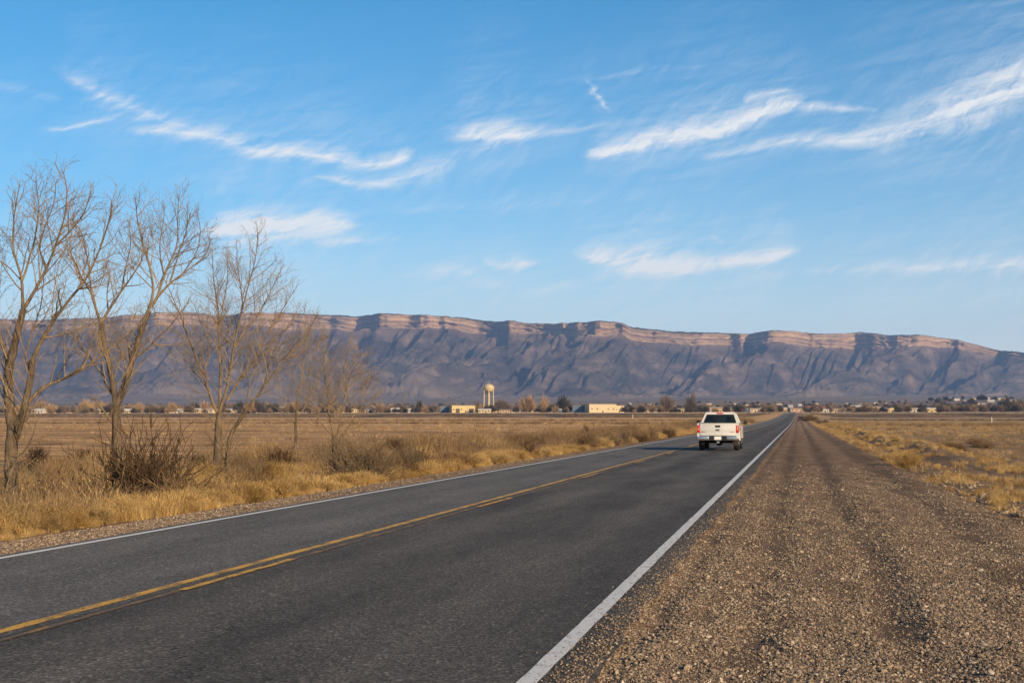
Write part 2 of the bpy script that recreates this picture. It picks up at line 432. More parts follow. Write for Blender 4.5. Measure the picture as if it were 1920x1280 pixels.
def m_tar(t):
    P = pos(t); s = t.n('ShaderNodeSeparateXYZ', {0: P}); X = s.outputs[0]
    agg = t.n('ShaderNodeTexVoronoi', {'Vector': P, 'Scale': 44.0}).outputs
    fine = t.noise(P, 90.0, 3.0, 0.7)
    mott = t.noise(t.scalev(P, (1.2, .22, 1)), 1.0, 6.0, 0.6)
    lane = t.sstep(X, YEL + .02, YEL + .2)
    xs = t.m('ADD', X, t.m('MULTIPLY', t.m('SUBTRACT', t.noise(t.scalev(P, (.3, .05, 1)), 1.0, 3.0), 0.5), 0.9))
    def track(c): return t.m('POWER', 2.718, t.m('MULTIPLY', t.m('POWER', t.m('DIVIDE', t.m('SUBTRACT', xs, c), 0.5), 2.0), -1.0))
    wheel = t.m('ADD', t.m('ADD', track(-4.65), track(-2.75)), t.m('MULTIPLY', t.m('ADD', track(-8.2), track(-6.6)), .5))
    v = t.m('ADD', t.m('MULTIPLY', mott, 0.8), t.m('MULTIPLY', wheel, 0.17))
    right = t.ramp(v, [(.22, (.046, .043, .041)), (.42, (.080, .073, .068)), (.66, (.132, .115, .103))])
    left = t.ramp(v, [(.22, (.085, .081, .078)), (.42, (.125, .116, .110)), (.66, (.172, .154, .142))])
    c = t.mix(lane, left, right)
    spk = t.ramp(agg['Color'], [(.25, .62), (.55, .95), (.78, 1.25), (.95, 2.2)])
    c = t.mix(1.0, c, spk, 'MULTIPLY')
    cr = t.n('ShaderNodeTexVoronoi', {'Vector': t.n('ShaderNodeVectorMath', {0: t.scalev(P, (.30, .09, 1)), 1: t.n('ShaderNodeTexNoise', {'Vector': P, 'Scale': 1.3, 'Detail': 4.0}).outputs['Color']}, operation='ADD').outputs[0], 'Scale': 1.0}, feature='DISTANCE_TO_EDGE').outputs['Distance']
    c = t.mix(t.m('MULTIPLY', t.m('SUBTRACT', 1.0, t.sstep(cr, .002, .007)), t.m('MULTIPLY', t.sstep(t.noise(P, .35, 2.0), .48, .6), .75)), c, (.016, .014, .013))
    dust = t.m('MULTIPLY', t.m('MAXIMUM', t.sstep(X, TAR_R - .28, TAR_R), t.m('SUBTRACT', 1.0, t.sstep(X, TAR_L, TAR_L + .35))), t.sstep(t.noise(P, 5.0, 5.0, .7), .42, .62))
    c = t.mix(t.m('MULTIPLY', dust, .7), c, (.17, .125, .09))
    h = t.m('ADD', t.m('MULTIPLY', agg['Distance'], 0.8), fine)
    return bsdf(t, c, 0.9, bump(t, h, 0.8, 0.014), spec=0.12)
M_TAR = mat('worn asphalt', m_tar)

def paint(rgb, wear, wscale):
    def b(t):
        P = pos(t)
        n = t.noise(t.scalev(P, (1, .45, 1)), wscale, 6.0, 0.75)
        n2 = t.noise(P, 60.0, 4.0, 0.7)
        s_ = t.sstep(t.m('ADD', t.m('MULTIPLY', n, .6), t.m('MULTIPLY', n2, .4)), wear - .05, wear + .05)
        c = t.mix(s_, (.055, .05, .047), rgb)
        c = t.mix(t.m('MULTIPLY', t.noise(P, 7.0, 5.0, .7), .45), c, tuple(k * .55 for k in rgb))
        return bsdf(t, c, 0.7, bump(t, n2, 0.5, 0.006), spec=0.3)
    return b
M_WHITE_LINE = mat('white road paint', paint((.62, .60, .57), .43, 14))
M_WHITE_THIN = mat('white road paint far side', paint((.66, .64, .60), .37, 9))
M_YELLOW = mat('yellow road paint', paint((.64, .34, .04), .475, 5))
M_YELLOW_OLD = mat('flaked yellow road paint', paint((.55, .27, .03), .56, 5))

def m_gravel(t):
    P = pos(t); s = t.n('ShaderNodeSeparateXYZ', {0: P}); X, Y, Z = s.outputs
    vo = t.n('ShaderNodeTexVoronoi', {'Vector': P, 'Scale': 60.0}).outputs
    vo2 = t.n('ShaderNodeTexVoronoi', {'Vector': P, 'Scale': 130.0}).outputs
    big = t.noise(t.scalev(P, (1.3, .25, 1)), 1.0, 5.0, .6)
    c1 = t.ramp(vo['Color'], [(.1, (.055, .048, .043)), (.35, (.13, .10, .078)), (.6, (.22, .165, .12)), (.85, (.33, .26, .195))])
    c2 = t.ramp(vo2['Color'], [(.1, (.07, .055, .045)), (.5, (.16, .12, .09)), (.9, (.26, .20, .145))])
    c = t.mix(1.0, t.mix(.45, c1, c2), (1.62, 1.38, 1.19), 'MULTIPLY')
    c = t.mix(1.0, c, t.ramp(big, [(.3, .62), (.5, .95), (.7, 1.2)]), 'MULTIPLY')
    dirt = t.m('MULTIPLY', t.sstep(X, 1.7, 2.4), t.sstep(t.noise(t.scalev(P, (.8, .2, 1)), 1.0, 4.0), .40, .62))
    c = t.mix(t.m('MULTIPLY', dirt, .6), c, (.14, .095, .065))
    xw = t.m('ADD', X, t.m('MULTIPLY', t.m('SUBTRACT', t.noise(t.scalev(P, (.2, .12, 1)), 1.0, 3.0), .5), .5))
    def trk(cx, w): return t.m('POWER', 2.718, t.m('MULTIPLY', t.m('POWER', t.m('DIVIDE', t.m('SUBTRACT', xw, cx), w), 2.0), -1.0))
    tr = t.m('ADD', t.m('ADD', trk(.78, .2), t.m('MULTIPLY', trk(-.35, .25), .8)), t.m('MULTIPLY', trk(2.3, .3), .7), clamp=True)
    c = t.mix(t.m('MULTIPLY', tr, .42), c, t.mix(t.noise(P, 30.0, 3.0), (.055, .045, .038), (.115, .088, .068)))
    h = t.m('ADD', t.m('SUBTRACT', 1.0, vo['Distance']), t.m('MULTIPLY', t.m('SUBTRACT', 1.0, vo2['Distance']), .5))
    return bsdf(t, c, 0.92, bump(t, h, 1.0, 0.05), spec=0.08)
M_GRAVEL = mat('road gravel', m_gravel)

def rnd_mat(name, stops, rough=.85, spec=.1, nscale=None, trans=0.0):
    def b(t):
        r = t.n('ShaderNodeObjectInfo').outputs['Random']
        c = t.ramp(r, stops)
        if nscale:
            c = t.mix(1.0, c, t.ramp(t.noise(pos(t), nscale, 4.0, .65), [(.3, .6), (.5, 1.0), (.72, 1.3)]), 'MULTIPLY')
        sh = bsdf(t, c, rough, spec=spec)
        if trans:
            tr = t.n('ShaderNodeBsdfTranslucent', {'Color': c}).outputs[0]
            sh = t.n('ShaderNodeMixShader', {0: trans, 1: sh, 2: tr}).outputs[0]
        return sh
    return mat(name, b)
M_STONE = rnd_mat('loose stone', [(0, (.07, .058, .048)), (.3, (.145, .108, .080)), (.6, (.235, .17, .118)), (.9, (.31, .23, .16)), (1, (.42, .35, .27))], .9)
M_GRASS = rnd_mat('golden dry grass', [(0, (.27, .155, .055)), (.35, (.43, .27, .10)), (.7, (.52, .36, .16)), (1, (.34, .22, .10))], .8, .12, .9, .25)
M_GRASS_TAN = rnd_mat('tan dry grass', [(0, (.17, .105, .052)), (.4, (.32, .205, .10)), (.75, (.43, .30, .155)), (1, (.25, .165, .09))], .85, .1, .7, .25)
M_WEED = rnd_mat('brown weeds', [(0, (.085, .055, .034)), (.4, (.17, .108, .062)), (.8, (.26, .17, .092)), (1, (.15, .115, .08))], .88, .08, .6, .2)
def bark(a, b_, c_, sc):
    def f(t):
        P = pos(t)
        n = t.noise(t.scalev(P, (1, 1, .22)), sc, 6.0, .75, .4)
        n2 = t.noise(P, 2.0, 3.0, .6)
        v = t.m('ADD', t.m('MULTIPLY', n, .75), t.m('MULTIPLY', n2, .25))
        return bsdf(t, t.ramp(v, [(.33, a), (.5, b_), (.68, c_)]), .9, bump(t, n, 1.0, .07), spec=.08)
    return f
M_BARK = mat('grey tan bark', bark((.030, .023, .017), (.125, .091, .062), (.26, .195, .135), 15))
M_LIMB = mat('pale branch bark', bark((.075, .052, .034), (.19, .135, .085), (.31, .23, .15), 12))
M_TWIG = mat('golden twig bark', bark((.13, .09, .056), (.235, .168, .105), (.35, .26, .165), 3))
M_FARTWIG = rnd_mat('far bare twigs', [(0, (.10, .072, .05)), (.5, (.19, .13, .082)), (1, (.30, .20, .115))], .9, .05)
M_FARTWIG_GOLD = rnd_mat('far golden twigs', [(0, (.30, .19, .10)), (1, (.40, .26, .13))], .9, .05)
M_FARTWIG_DARK = rnd_mat('far dark twigs', [(0, (.05, .042, .032)), (1, (.085, .068, .048))], .9, .05)

def flat(name, rgb, rough=.6, spec=.3, metal=0.0, var=.12, sc=3.0, coat=0.0):
    def b(t):
        n = t.noise(t.n('ShaderNodeTexCoord').outputs['Object'], sc, 5.0, .6)
        c = t.mix(1.0, rgb, t.ramp(n, [(.3, 1 - var), (.7, 1 + var * .6)]), 'MULTIPLY')
        return bsdf(t, c, rough, spec=spec, Metallic=metal, **{'Coat Weight': coat})
    return mat(name, b)

# ------------------------------------------------------------------ ground sheet
def axis(lo, hi, a, b, step, growth):
    mid = list(np.arange(a, b + 1e-6, step)); s_ = step; v = b
    while v < hi:
        s_ *= growth; v += s_; mid.append(min(v, hi))
    s_ = step; v = a; left = []
    while v > lo:
        s_ *= growth; v -= s_; left.append(max(v, lo))
    return np.array(left[::-1] + mid)
gx = axis(-12000, 12000, -24, 22, .4, 1.075)
gy = axis(-30, 14500, -4, 60, .5, 1.03)
gy = np.unique(np.round(np.concatenate([gy, [985, 988, 991, 994, 997, 1000, 1003, 1006, 1012, 1020, 1040]]), 2))
GX, GY = np.meshgrid(gx, gy)
gv = np.stack([GX, GY, ground_z(GX, GY)], -1).reshape(-1, 3)
obj('ground', mesh_np('ground', gv, grid_faces(len(gy), len(gx)), M_GROUND, True), kind='structure')

ry = np.unique(np.round(np.concatenate([np.arange(-6, 60, .25), np.arange(60, 200, 2), np.arange(200, 1520, 20)]), 3))
def strip(name, m_, xs_of_y, zoff, ys=ry, **kw):
    rows = np.stack([xs_of_y(y) for y in ys]); nc = rows.shape[1]
    Yg = np.repeat(ys[:, None], nc, 1)
    zz = zoff(rows, Yg) if callable(zoff) else np.full(rows.shape, zoff)
    v = np.stack([rows, Yg, road_z(Yg) + zz], -1).reshape(-1, 3)
    return obj(name, mesh_np(name, v, grid_faces(len(ys), nc), m_, True), **kw)
def tarx(y):
    jl = .05 * float(fbm(y * .9, 3.1, 3, 71)); jr = .055 * float(fbm(y * 1.1, 8.4, 4, 72))
    return np.array([TAR_L + jl, -9.0, -8, -7, YEL - .1, YEL + .12, -4.65, -3.7, -2.75, -1.8, -1.5, TAR_R + jr])
road = strip('road', M_TAR, tarx, lambda x, y: -.008 * np.abs(x + 5.4) ** 1.0 * .4 - .006 * (np.exp(-((x + 4.65) / .4) ** 2) + np.exp(-((x + 2.75) / .4) ** 2)), kind='structure')
def road_surf(x): return -.0032 * abs(x + 5.4)
def line(name, m_, x, w, ys, lift=.006, jit=.006, seed=1):
    def xs(y):
        a = jit * float(fbm(y * 3.1, 1.7, 3, seed)); b_ = jit * float(fbm(y * 3.1, 5.7, 3, seed + 1))
        return np.array([x - w / 2 + a, x + w / 2 + b_])
    return strip(name, m_, xs, road_surf(x) + lift, ys, parent=road)
ly = ry[(ry <= 1000)]
line('edge_line', M_WHITE_LINE, EDGE_R, .125, ly)
line('edge_line', M_WHITE_THIN, EDGE_L, .11, ly, seed=5)
line('centre_line', M_YELLOW, YEL, .115, ly, seed=8, jit=.012)
for k in range(-1, 26):
    y0 = 12.05 + 12.2 * k
    line('lane_dash', M_YELLOW, YEL2, .09, np.arange(y0, y0 + 2.95, .24), lift=.010, seed=20 + k, jit=.012)
line('worn_line', M_YELLOW_OLD, YEL2 - .02, .07, ry[(ry < 60)], lift=.006, seed=60, jit=.02)

def rut(x, y):
    w_ = .10 * fbm(y * .11, 2.2, 3, 90)
    z = -.030 + .022 * fbm(x * 2.4, y * .8, 4, 91)
    k_ = .35 + .65 * sstep(-.3, .4, fbm(y * .16, 6.6, 3, 97))
    z = z - .038 * k_ * np.exp(-((x - .78 - w_) / .19) ** 2) - .024 * np.exp(-((x + .35 - w_) / .24) ** 2) - .025 * np.exp(-((x - 2.35 - w_) / .3) ** 2)
    z = z + .022 * np.exp(-((x - 1.25 - w_) / .28) ** 2)
    z = z - .035 * np.exp(-((x - TAR_R - .12) / .12) ** 2)
    return z - .17 * sstep(2.7, 4.1, x)
gxr = np.concatenate([np.arange(-1.45, 3.3, .09), np.arange(3.3, 4.3, .14)])
strip('gravel_shoulder', M_GRAVEL, lambda y: gxr, rut, ry[ry < 985], kind='structure')
def rutl(x, y): return -.05 + .012 * fbm(x * 2.4, y * 1.1, 3, 95) - .17 * sstep(-10.2, -11.0, x)
gxl = np.arange(-11.1, -9.05, .1)
strip('gravel_shoulder', M_GRAVEL, lambda y: gxl, rutl, ry[ry < 985], kind='structure')
# pale track along the top of the canal bank
M_TRACK = flat('pale dirt track', (.42, .31, .20), .95, .05, var=.25, sc=.02)
tx = axis(-1200, 900, -40, 40, 8, 1.1)
tv = np.concatenate([np.stack([tx, np.full_like(tx, yy), ground_z(tx, np.full_like(tx, yy)) + dz], 1) for yy, dz in ((1000.5, .12), (1004, .4), (1009, .4), (1013, .12))])
obj('dirt_track', mesh_np('dirt_track', tv, grid_faces(4, len(tx)), M_TRACK, True), kind='structure')

# ------------------------------------------------------------------ the mesa
SKYL = [(-1200, 640), (-700, 612), (-300, 602), (0, 597.5), (120, 596.5), (200, 593.5), (250, 591), (300, 586), (350, 587), (400, 591), (440, 591), (480, 585.5), (540, 582.7), (600, 584.7), (630, 586), (690, 589),
        (750, 588.5), (817, 593), (877, 595), (930, 600), (990, 605), (1042, 606.5), (1095, 603.5), (1125, 601), (1155, 601), (1170, 606), (1185, 615), (1224, 616.7), (1287, 619), (1349, 619), (1391, 622.5),
        (1432, 621.7), (1474, 618), (1495, 619.6), (1520, 623.5), (1562, 624.6), (1587, 622.5), (1612, 618), (1637, 621.7), (1666, 626.7), (1737, 627.5), (1770, 630), (1803, 636), (1828, 641.7), (1853, 647.5),
        (1891, 656), (1920, 660), (2000, 674), (2150, 694), (2400, 716), (2800, 735)]
def build_mesa():
    tanx = np.concatenate([np.linspace(-.70, -.40, 90, endpoint=False), np.linspace(-.40, .40, 1250, endpoint=False), np.linspace(.40, .70, 90)])
    px = 960 + F_PX * tanx; th = np.arctan(tanx); nc = len(px)
    ysk = np.interp(px, [p[0] for p in SKYL], [p[1] for p in SKYL]) + .8 * fbm(px * .02, 0 * px, 3, 7)
    u = tanx * 9000.0
    def spur(U_, A_):
        w = U_ + .42 * A_ + 90 * fbm(U_ * .0016, A_ * .0016, 3, 51)
        b_ = np.clip((ridged(w * .00118, A_ * .0002, 2, 53, .4) - .38) / .52, 0, 1)
        m_ = np.clip((ridged((w + .25 * A_) * .0034, A_ * .0006, 2, 54) - .35) / .55, 0, 1)
        return b_, m_
    big0, med0 = spur(u, u * 0)
    # the promontory at px 1170 stands forward of the wall to its right
    D0 = 9000 + 200 * fbm(u * .0006, u * 0, 3, 21) + 300 * sstep(1165, 1200, px) - 360 * np.exp(-((px - 1120) / 90) ** 2) + 500 * sstep(1650, 1950, px)
    det = -260 * (big0 - .5) - 90 * (med0 - .5) + 26 * fbm(u * .0062, u * 0 + 9.1, 2, 34)
    ztop = CAM_H + D0 * np.tan(PITCH + np.arctan((640 - ysk) / F_PX))
    hcl = (np.interp(px, [0, 400, 540, 700, 1000, 1130, 1240, 1400, 1600, 1750, 1850, 1950], [16, 22, 28, 26, 21, 25, 22, 24, 26, 22, 14, 8]) / F_PX * 9000) * (1 + .25 * fbm(u * .0016, u * 0 + 2, 3, 36))
    capd = np.clip(8 + 13 * fbm(u * .0013, u * 0 + 5, 3, 37), 0, 30)
    tt = np.concatenate([[-2600, -1700, -1000, -560, -320, -190, -120, -75, -46, -26, -12, -4], np.linspace(0, 46, 24), np.linspace(50, 420, 76), np.linspace(428, 1700, 90), np.linspace(1740, 3900, 30)])
    T = tt[:, None] + 0 * u[None, :]
    U = u[None, :] + 0 * T
    # cliff: two steps with a ledge
    led = .44 + .10 * fbm(U * .001, U * 0 + 8, 2, 41)
    q = np.clip(T / 46, 0, 1)
    qq = np.where(q < .30, q / .30 * led, np.where(q < .52, led + (q - .30) / .22 * .08, led + .08 + (q - .52) / .48 * (.92 - led)))
    stepn = .03 * fbm(U * .012, qq * 9, 3, 42)
    zc = -hcl[None, :] * np.clip(qq + stepn * (q > .02) * (q < .98), 0, 1)
    # talus: spurs run out from the wall, gullies between them
    A = np.maximum(T - 46, 0)
    big, med = spur(U, A)
    wq = U + .5 * A + 40 * fbm(U * .003, A * .003, 2, 52)
    sm = .72 * ridged(wq * .0088, A * .0009, 2, 55) + .28 * ridged(wq * .024, A * .002, 2, 57)
    L = 170 + 760 * big ** 1.1 + 420 * med * (.35 + .65 * big)
    base = ground_z(FWD[0] * 6800 + RGT[0] * U * .75, FWD[1] * 6800 + RGT[1] * U * .75, False) * 0 + 70
    dz = np.maximum(ztop - capd - hcl, 140)[None, :] - base
    g = np.exp(-A / L) * .86 + .14 * np.exp(-A / 1500)
    zt = base + dz * g
    amp = dz * .34 * np.clip(A / 160, 0, 1) * np.exp(-A / 900)
    zt = zt + amp * (sm - .62) * 1.8 + amp * .5 * (med - .5) + dz * .02 * fbm(U * .02, A * .012, 3, 56) * np.clip(A / 90, 0, 1) * np.exp(-A / 900)
    # a minor lower ledge
    frac = (zt - base) / dz
    lw = .70 + .05 * fbm(U * .0009, A * 0, 2, 58)
    zt = zt + dz * .02 * np.tanh((frac - lw) / .016) * np.exp(-((frac - lw) / .09) ** 2) * (.4 + .6 * sstep(-.1, .4, fbm(U * .0012, A * 0 + 3, 2, 59)))
    zrim = ztop[None, :]
    cap = 9 * (1 - np.exp(np.minimum(T, 0) / 90)) + 5 * fbm(U * .01, T * .01, 3, 60) * (T < -8)
    Z = np.where(T <= 0, zrim - np.maximum(-T - 120, 0) * .04 - capd * sstep(-110, -2, T), np.where(T <= 46, zrim - capd + zc, zt))
    # join cliff foot and talus head
    Z = np.where(T > 46, np.minimum(Z, zrim - capd - hcl[None, :] - 1), Z)
    Z = Z + 3.2 * fbm(U * .03, T * .03, 2, 61) * (T < -2)
    D = D0[None, :] - T + det[None, :] * np.exp(-np.maximum(A, 0) / 320)
    D = D + (30 * fbm(U * .006, qq * 2.2, 3, 62) + 14 * fbm(U * .02, qq * 5, 2, 63)) * np.exp(-A / 60) * (T > -20)
    out = sstep(2200, 3900, T)
    lat = tanx[None, :] * D
    X, Y = FWD[0] * D + RGT[0] * lat, FWD[1] * D + RGT[1] * lat
    gz = ground_z(X, Y)
    Z = np.where(T > 1400, gz + (Z - gz) * (1 - sstep(1400, 3700, T)) - 3 * sstep(3500, 3900, T), Z)
    v = np.stack([X, Y, Z], -1).reshape(-1, 3)
    me = mesh_np('mesa', v, grid_faces(len(tt), nc)[:, ::-1].copy(), M_MESA, True)
    for nm, arr in (('below', (zrim - capd - Z) / np.maximum(hcl, 20)[None, :]), ('outward', T)):
        at_ = me.attributes.new(nm, 'FLOAT', 'POINT'); at_.data.foreach_set('value', np.ascontiguousarray(arr, dtype=np.float32).ravel())
    return me
def m_mesa(t):
    P = pos(t)
    be = t.n('ShaderNodeAttribute', attribute_name='below').outputs['Fac']
    ou = t.n('ShaderNodeAttribute', attribute_name='outward').outputs['Fac']
    nz = t.n('ShaderNodeSeparateXYZ', {0: t.n('ShaderNodeNewGeometry').outputs['Normal']}).outputs[2]
    wob = t.noise(t.scalev(P, (.004, .004, .01)), 1.0, 5.0, .6)
    b = t.m('ADD', be, t.m('MULTIPLY', t.m('SUBTRACT', wob, .5), .5))
    cliff = t.ramp(t.m('MULTIPLY', b, .8), [(0, (.12, .085, .062)), (.07, (.38, .26, .165)), (.18, (.27, .175, .12)), (.26, (.45, .32, .20)), (.38, (.38, .255, .165)), (.46, (.17, .105, .082)), (.54, (.40, .27, .17)), (.68, (.31, .20, .135)), (.78, (.44, .31, .195)), (.9, (.15, .10, .085))])
    streak = t.noise(t.scalev(P, (.03, .03, .003)), 1.0, 5.0, .65)
    cliff = t.mix(1.0, cliff, t.ramp(t.noise(t.scalev(P, (.0018, .0018, .006)), 1.0, 4.0, .6), [(.35, (.50, .50, .54)), (.5, (.80, .77, .75)), (.68, (1.0, .95, .9))]), 'MULTIPLY')
    cliff = t.mix(1.0, cliff, t.ramp(streak, [(.32, .72), (.5, 1.0), (.7, 1.1)]), 'MULTIPLY')
    tal = t.noise(t.scalev(P, (.0035, .0035, .010)), 1.0, 8.0, .72)
    talus = t.ramp(tal, [(.32, (.014, .014, .016)), (.44, (.036, .029, .029)), (.55, (.090, .066, .057)), (.70, (.20, .14, .108))])
    ledge = t.m('MULTIPLY', t.m('SUBTRACT', 1.0, t.sstep(nz, .62, .78)), t.sstep(t.noise(t.scalev(P, (.002, .002, .05)), 1.0, 4.0), .5, .62))
    talus = t.mix(t.m('MULTIPLY', ledge, .08), talus, (.22, .145, .105))
    zz = t.n('ShaderNodeSeparateXYZ', {0: P}).outputs[2]
    st = t.noise(t.n('ShaderNodeCombineXYZ', {0: t.m('MULTIPLY', wob, 1.5), 1: 0.0, 2: t.m('MULTIPLY', zz, .035)}).outputs[0], 1.0, 4.0, .6)
    talus = t.mix(t.m('MULTIPLY', t.sstep(st, .52, .64), t.m('SUBTRACT', .5, t.m('MULTIPLY', t.sstep(be, 1.0, 1.9), .47))), talus, (.20, .13, .10))
    jun = t.sstep(t.noise(P, .03, 5.0, .75), .50, .57)
    jun = t.m('MULTIPLY', jun, t.sstep(t.noise(P, .0016, 3.0, .6), .40, .62))
    talus = t.mix(t.m('MULTIPLY', jun, .85), talus, (.03, .034, .03))
    low = t.sstep(ou, 900, 2300)
    talus = t.mix(low, talus, t.ramp(tal, [(.3, (.12, .09, .07)), (.7, (.24, .175, .13))]))
    c = t.mix(t.sstep(t.m('ADD', be, t.m('MULTIPLY', t.m('SUBTRACT', tal, .5), 2.2)), .85, 1.7), cliff, talus)
    top = t.m('MULTIPLY', t.m('SUBTRACT', 1.0, t.sstep(ou, -8, 1)), t.sstep(t.noise(P, .02, 4.0, .7), .30, .45))
    c = t.mix(top, c, (.035, .045, .032))
    return bsdf(t, c, .95, bump(t, t.noise(P, .05, 5.0, .7), .5, 8.0), spec=.03)
M_MESA = mat('sandstone cliffs and talus', m_mesa)
mesa = obj('mesa', build_mesa(), kind='structure')

# ------------------------------------------------------------------ haze over the valley
def m_haze():
    m_ = bpy.data.materials.new('valley haze'); m_.use_nodes = True
    t = NT(m_.node_tree)
    v = t.n('ShaderNodeVolumePrincipled', {'Color': HAZE_RGB, 'Density': HAZE_D, 'Anisotropy': 0.0})
    out = t.n('ShaderNodeOutputMaterial'); t.t.links.new(v.outputs[0], out.inputs['Volume'])
    return m_
HAZE_D, HAZE_RGB = 4.8e-5, (.32, .54, 1.0)
obj('haze', MB().box(-12300, 12300, -60, 14800, -3.0, 900).mesh('haze', m_haze()), kind='stuff', label='thin blue haze over the valley in front of the mesa', cat='haze')
# ------------------------------------------------------------------ scattered grass, weeds and stones (geometry nodes, nobody could count them)
def blades(n, h, spread, wid, lean, seed, heads=0.0, m_=None, name='blades'):
    r = random.Random(seed); V, Fc = [], []
    for i in range(n):
        a = r.uniform(0, 2 * math.pi); rr = spread * math.sqrt(r.random())
        bx, by = rr * math.cos(a), rr * math.sin(a)
        hh = h * r.uniform(.45, 1.0) * (1 - .35 * rr / max(spread, 1e-6)); ln = lean * r.uniform(.2, 1.3) * hh
        d = a + r.uniform(-1.0, 1.0); dx, dy = math.cos(d), math.sin(d)
        f = r.uniform(0, 2 * math.pi); wx, wy = math.cos(f) * wid / 2, math.sin(f) * wid / 2
        b = len(V)
        p1 = (bx + dx * ln * .3, by + dy * ln * .3, hh * .55); p2 = (bx + dx * ln, by + dy * ln, hh)
        V += [(bx - wx, by - wy, -.03), (bx + wx, by + wy, -.03), (p1[0] - wx * .8, p1[1] - wy * .8, p1[2]), (p1[0] + wx * .8, p1[1] + wy * .8, p1[2]), p2]
        Fc += [(b, b + 1, b + 3, b + 2), (b + 2, b + 3, b + 4)]
        if r.random() < heads:
            b = len(V); k = wid * .9
            V += [(p2[0] - k, p2[1], p2[2] - .025), (p2[0] + k, p2[1], p2[2] - .025), (p2[0], p2[1] + k, p2[2] - .02), (p2[0] + dx * .015, p2[1] + dy * .015, p2[2] + .03)]
            Fc += [(b, b + 1, b + 3), (b + 1, b + 2, b + 3), (b + 2, b, b + 3)]
    return mesh_np(name, V, Fc, m_)
def stone_mesh(seed, m_):
    r = random.Random(seed)
    bm = bmesh.new(); bmesh.ops.create_icosphere(bm, subdivisions=1, radius=.5)
    for v in bm.verts:
        v.co *= r.uniform(.72, 1.15); v.co.z *= .62; v.co.x *= 1.2
    me = bpy.data.meshes.new('stone'); bm.to_mesh(me); bm.free(); me.materials.append(m_)
    return me
def scatter(name, meshes, P, scl, rng, label, cat, tilt=.15, stretch=None):
    """meshes instanced on the points P"""
    n = len(P)
    src = bpy.data.collections.new(name + ' sources')
    for i, me in enumerate(meshes):
        src.objects.link(bpy.data.objects.new(name + '_piece', me))
    me = bpy.data.meshes.new(name); me.vertices.add(n); me.vertices.foreach_set('co', np.asarray(P, np.float32).ravel())
    def attr(nm, ty, key, arr):
        a = me.attributes.new(nm, ty, 'POINT'); a.data.foreach_set(key, arr.ravel())
    rot = np.stack([rng.normal(0, tilt, n), rng.normal(0, tilt, n), rng.uniform(0, 6.283, n)], 1).astype(np.float32)
    sc = np.repeat(np.asarray(scl, np.float32)[:, None], 3, 1)
    if stretch is not None: sc[:, 2] *= stretch
    attr('rot', 'FLOAT_VECTOR', 'vector', rot); attr('scl', 'FLOAT_VECTOR', 'vector', sc)
    attr('pick', 'INT', 'value', rng.integers(0, len(meshes), n).astype(np.int32))
    ng = bpy.data.node_groups.new(name, 'GeometryNodeTree')
    ng.interface.new_socket('Geometry', in_out='INPUT', socket_type='NodeSocketGeometry')
    ng.interface.new_socket('Geometry', in_out='OUTPUT', socket_type='NodeSocketGeometry')
    nd, lk = ng.nodes, ng.links
    gi, go = nd.new('NodeGroupInput'), nd.new('NodeGroupOutput')
    ci = nd.new('GeometryNodeCollectionInfo'); ci.inputs['Collection'].default_value = src; ci.inputs['Separate Children'].default_value = True; ci.inputs['Reset Children'].default_value = True
    iop = nd.new('GeometryNodeInstanceOnPoints'); iop.inputs['Pick Instance'].default_value = True
    def named(nm, ty):
        a = nd.new('GeometryNodeInputNamedAttribute'); a.data_type = ty; a.inputs['Name'].default_value = nm; return a.outputs['Attribute']
    e2r = nd.new('FunctionNodeEulerToRotation')
    lk.new(named('rot', 'FLOAT_VECTOR'), e2r.inputs[0])
    lk.new(gi.outputs[0], iop.inputs['Points']); lk.new(ci.outputs[0], iop.inputs['Instance'])
    lk.new(named('pick', 'INT'), iop.inputs['Instance Index']); lk.new(e2r.outputs[0], iop.inputs['Rotation']); lk.new(named('scl', 'FLOAT_VECTOR'), iop.inputs['Scale'])
    lk.new(iop.outputs[0], go.inputs[0])
    o = obj(name, me, kind='stuff', label=label, cat=cat)
    o.modifiers.new('scatter', 'NODES').node_group = ng
    return o
RNG = np.random.default_rng(4)
def zone(n, x0, x1, y0, y1, bias=2.0, keep=None):
    """points denser towards the camera"""
    u = RNG.random(n); Y = y0 * (y1 / y0) ** u if bias else y0 + (y1 - y0) * u
    X = RNG.uniform(x0, x1, n)
    if keep is not None:
        k = keep(X, Y) > RNG.random(n); X, Y = X[k], Y[k]
    return X, Y
def on_ground(X, Y, dz=0.0): return np.stack([X, Y, ground_z(X, Y) + dz], 1)
inv = lambda Y, k: np.clip(1 + (Y - 25) * k, .8, 12)

# verge on the left
golden = [blades(110, .34, .17, .0065, .5, s, .25, M_GRASS, 'grass_tuft') for s in range(5)]
X, Y = zone(17000, -12.5, -10.85, 9, 330, keep=lambda X, Y: .12 + 1.1 * (fbm(X * .8, Y * .4, 3, 201) > -.05))
X = X + .3 * fbm(Y * .5, Y * 0, 3, 202)
scatter('verge_grass', golden, on_ground(X, Y), RNG.uniform(.55, 1.25, len(X)) * inv(Y, .006) ** .6 * (.5 + .95 * sstep(-.4, .5, fbm(X * .35, Y * .22, 3, 203))) * (.55 + .35 * (1 - sstep(-11.6, -10.85, X))), RNG,
        'golden dry grass growing along the left gravel edge of the road', 'grass')
tall = [blades(80, .55, .24, .0065, .6, 20 + s, .2, M_GRASS_TAN, 'grass_tuft') for s in range(5)]
X, Y = zone(13000, -19.5, -11.6, 10, 330, keep=lambda X, Y: (.10 + .95 * (fbm(X * .35, Y * .22, 3, 205) > -.02)) * (1 - .6 * np.exp(-((X + 14.2) / 1.2) ** 2)))
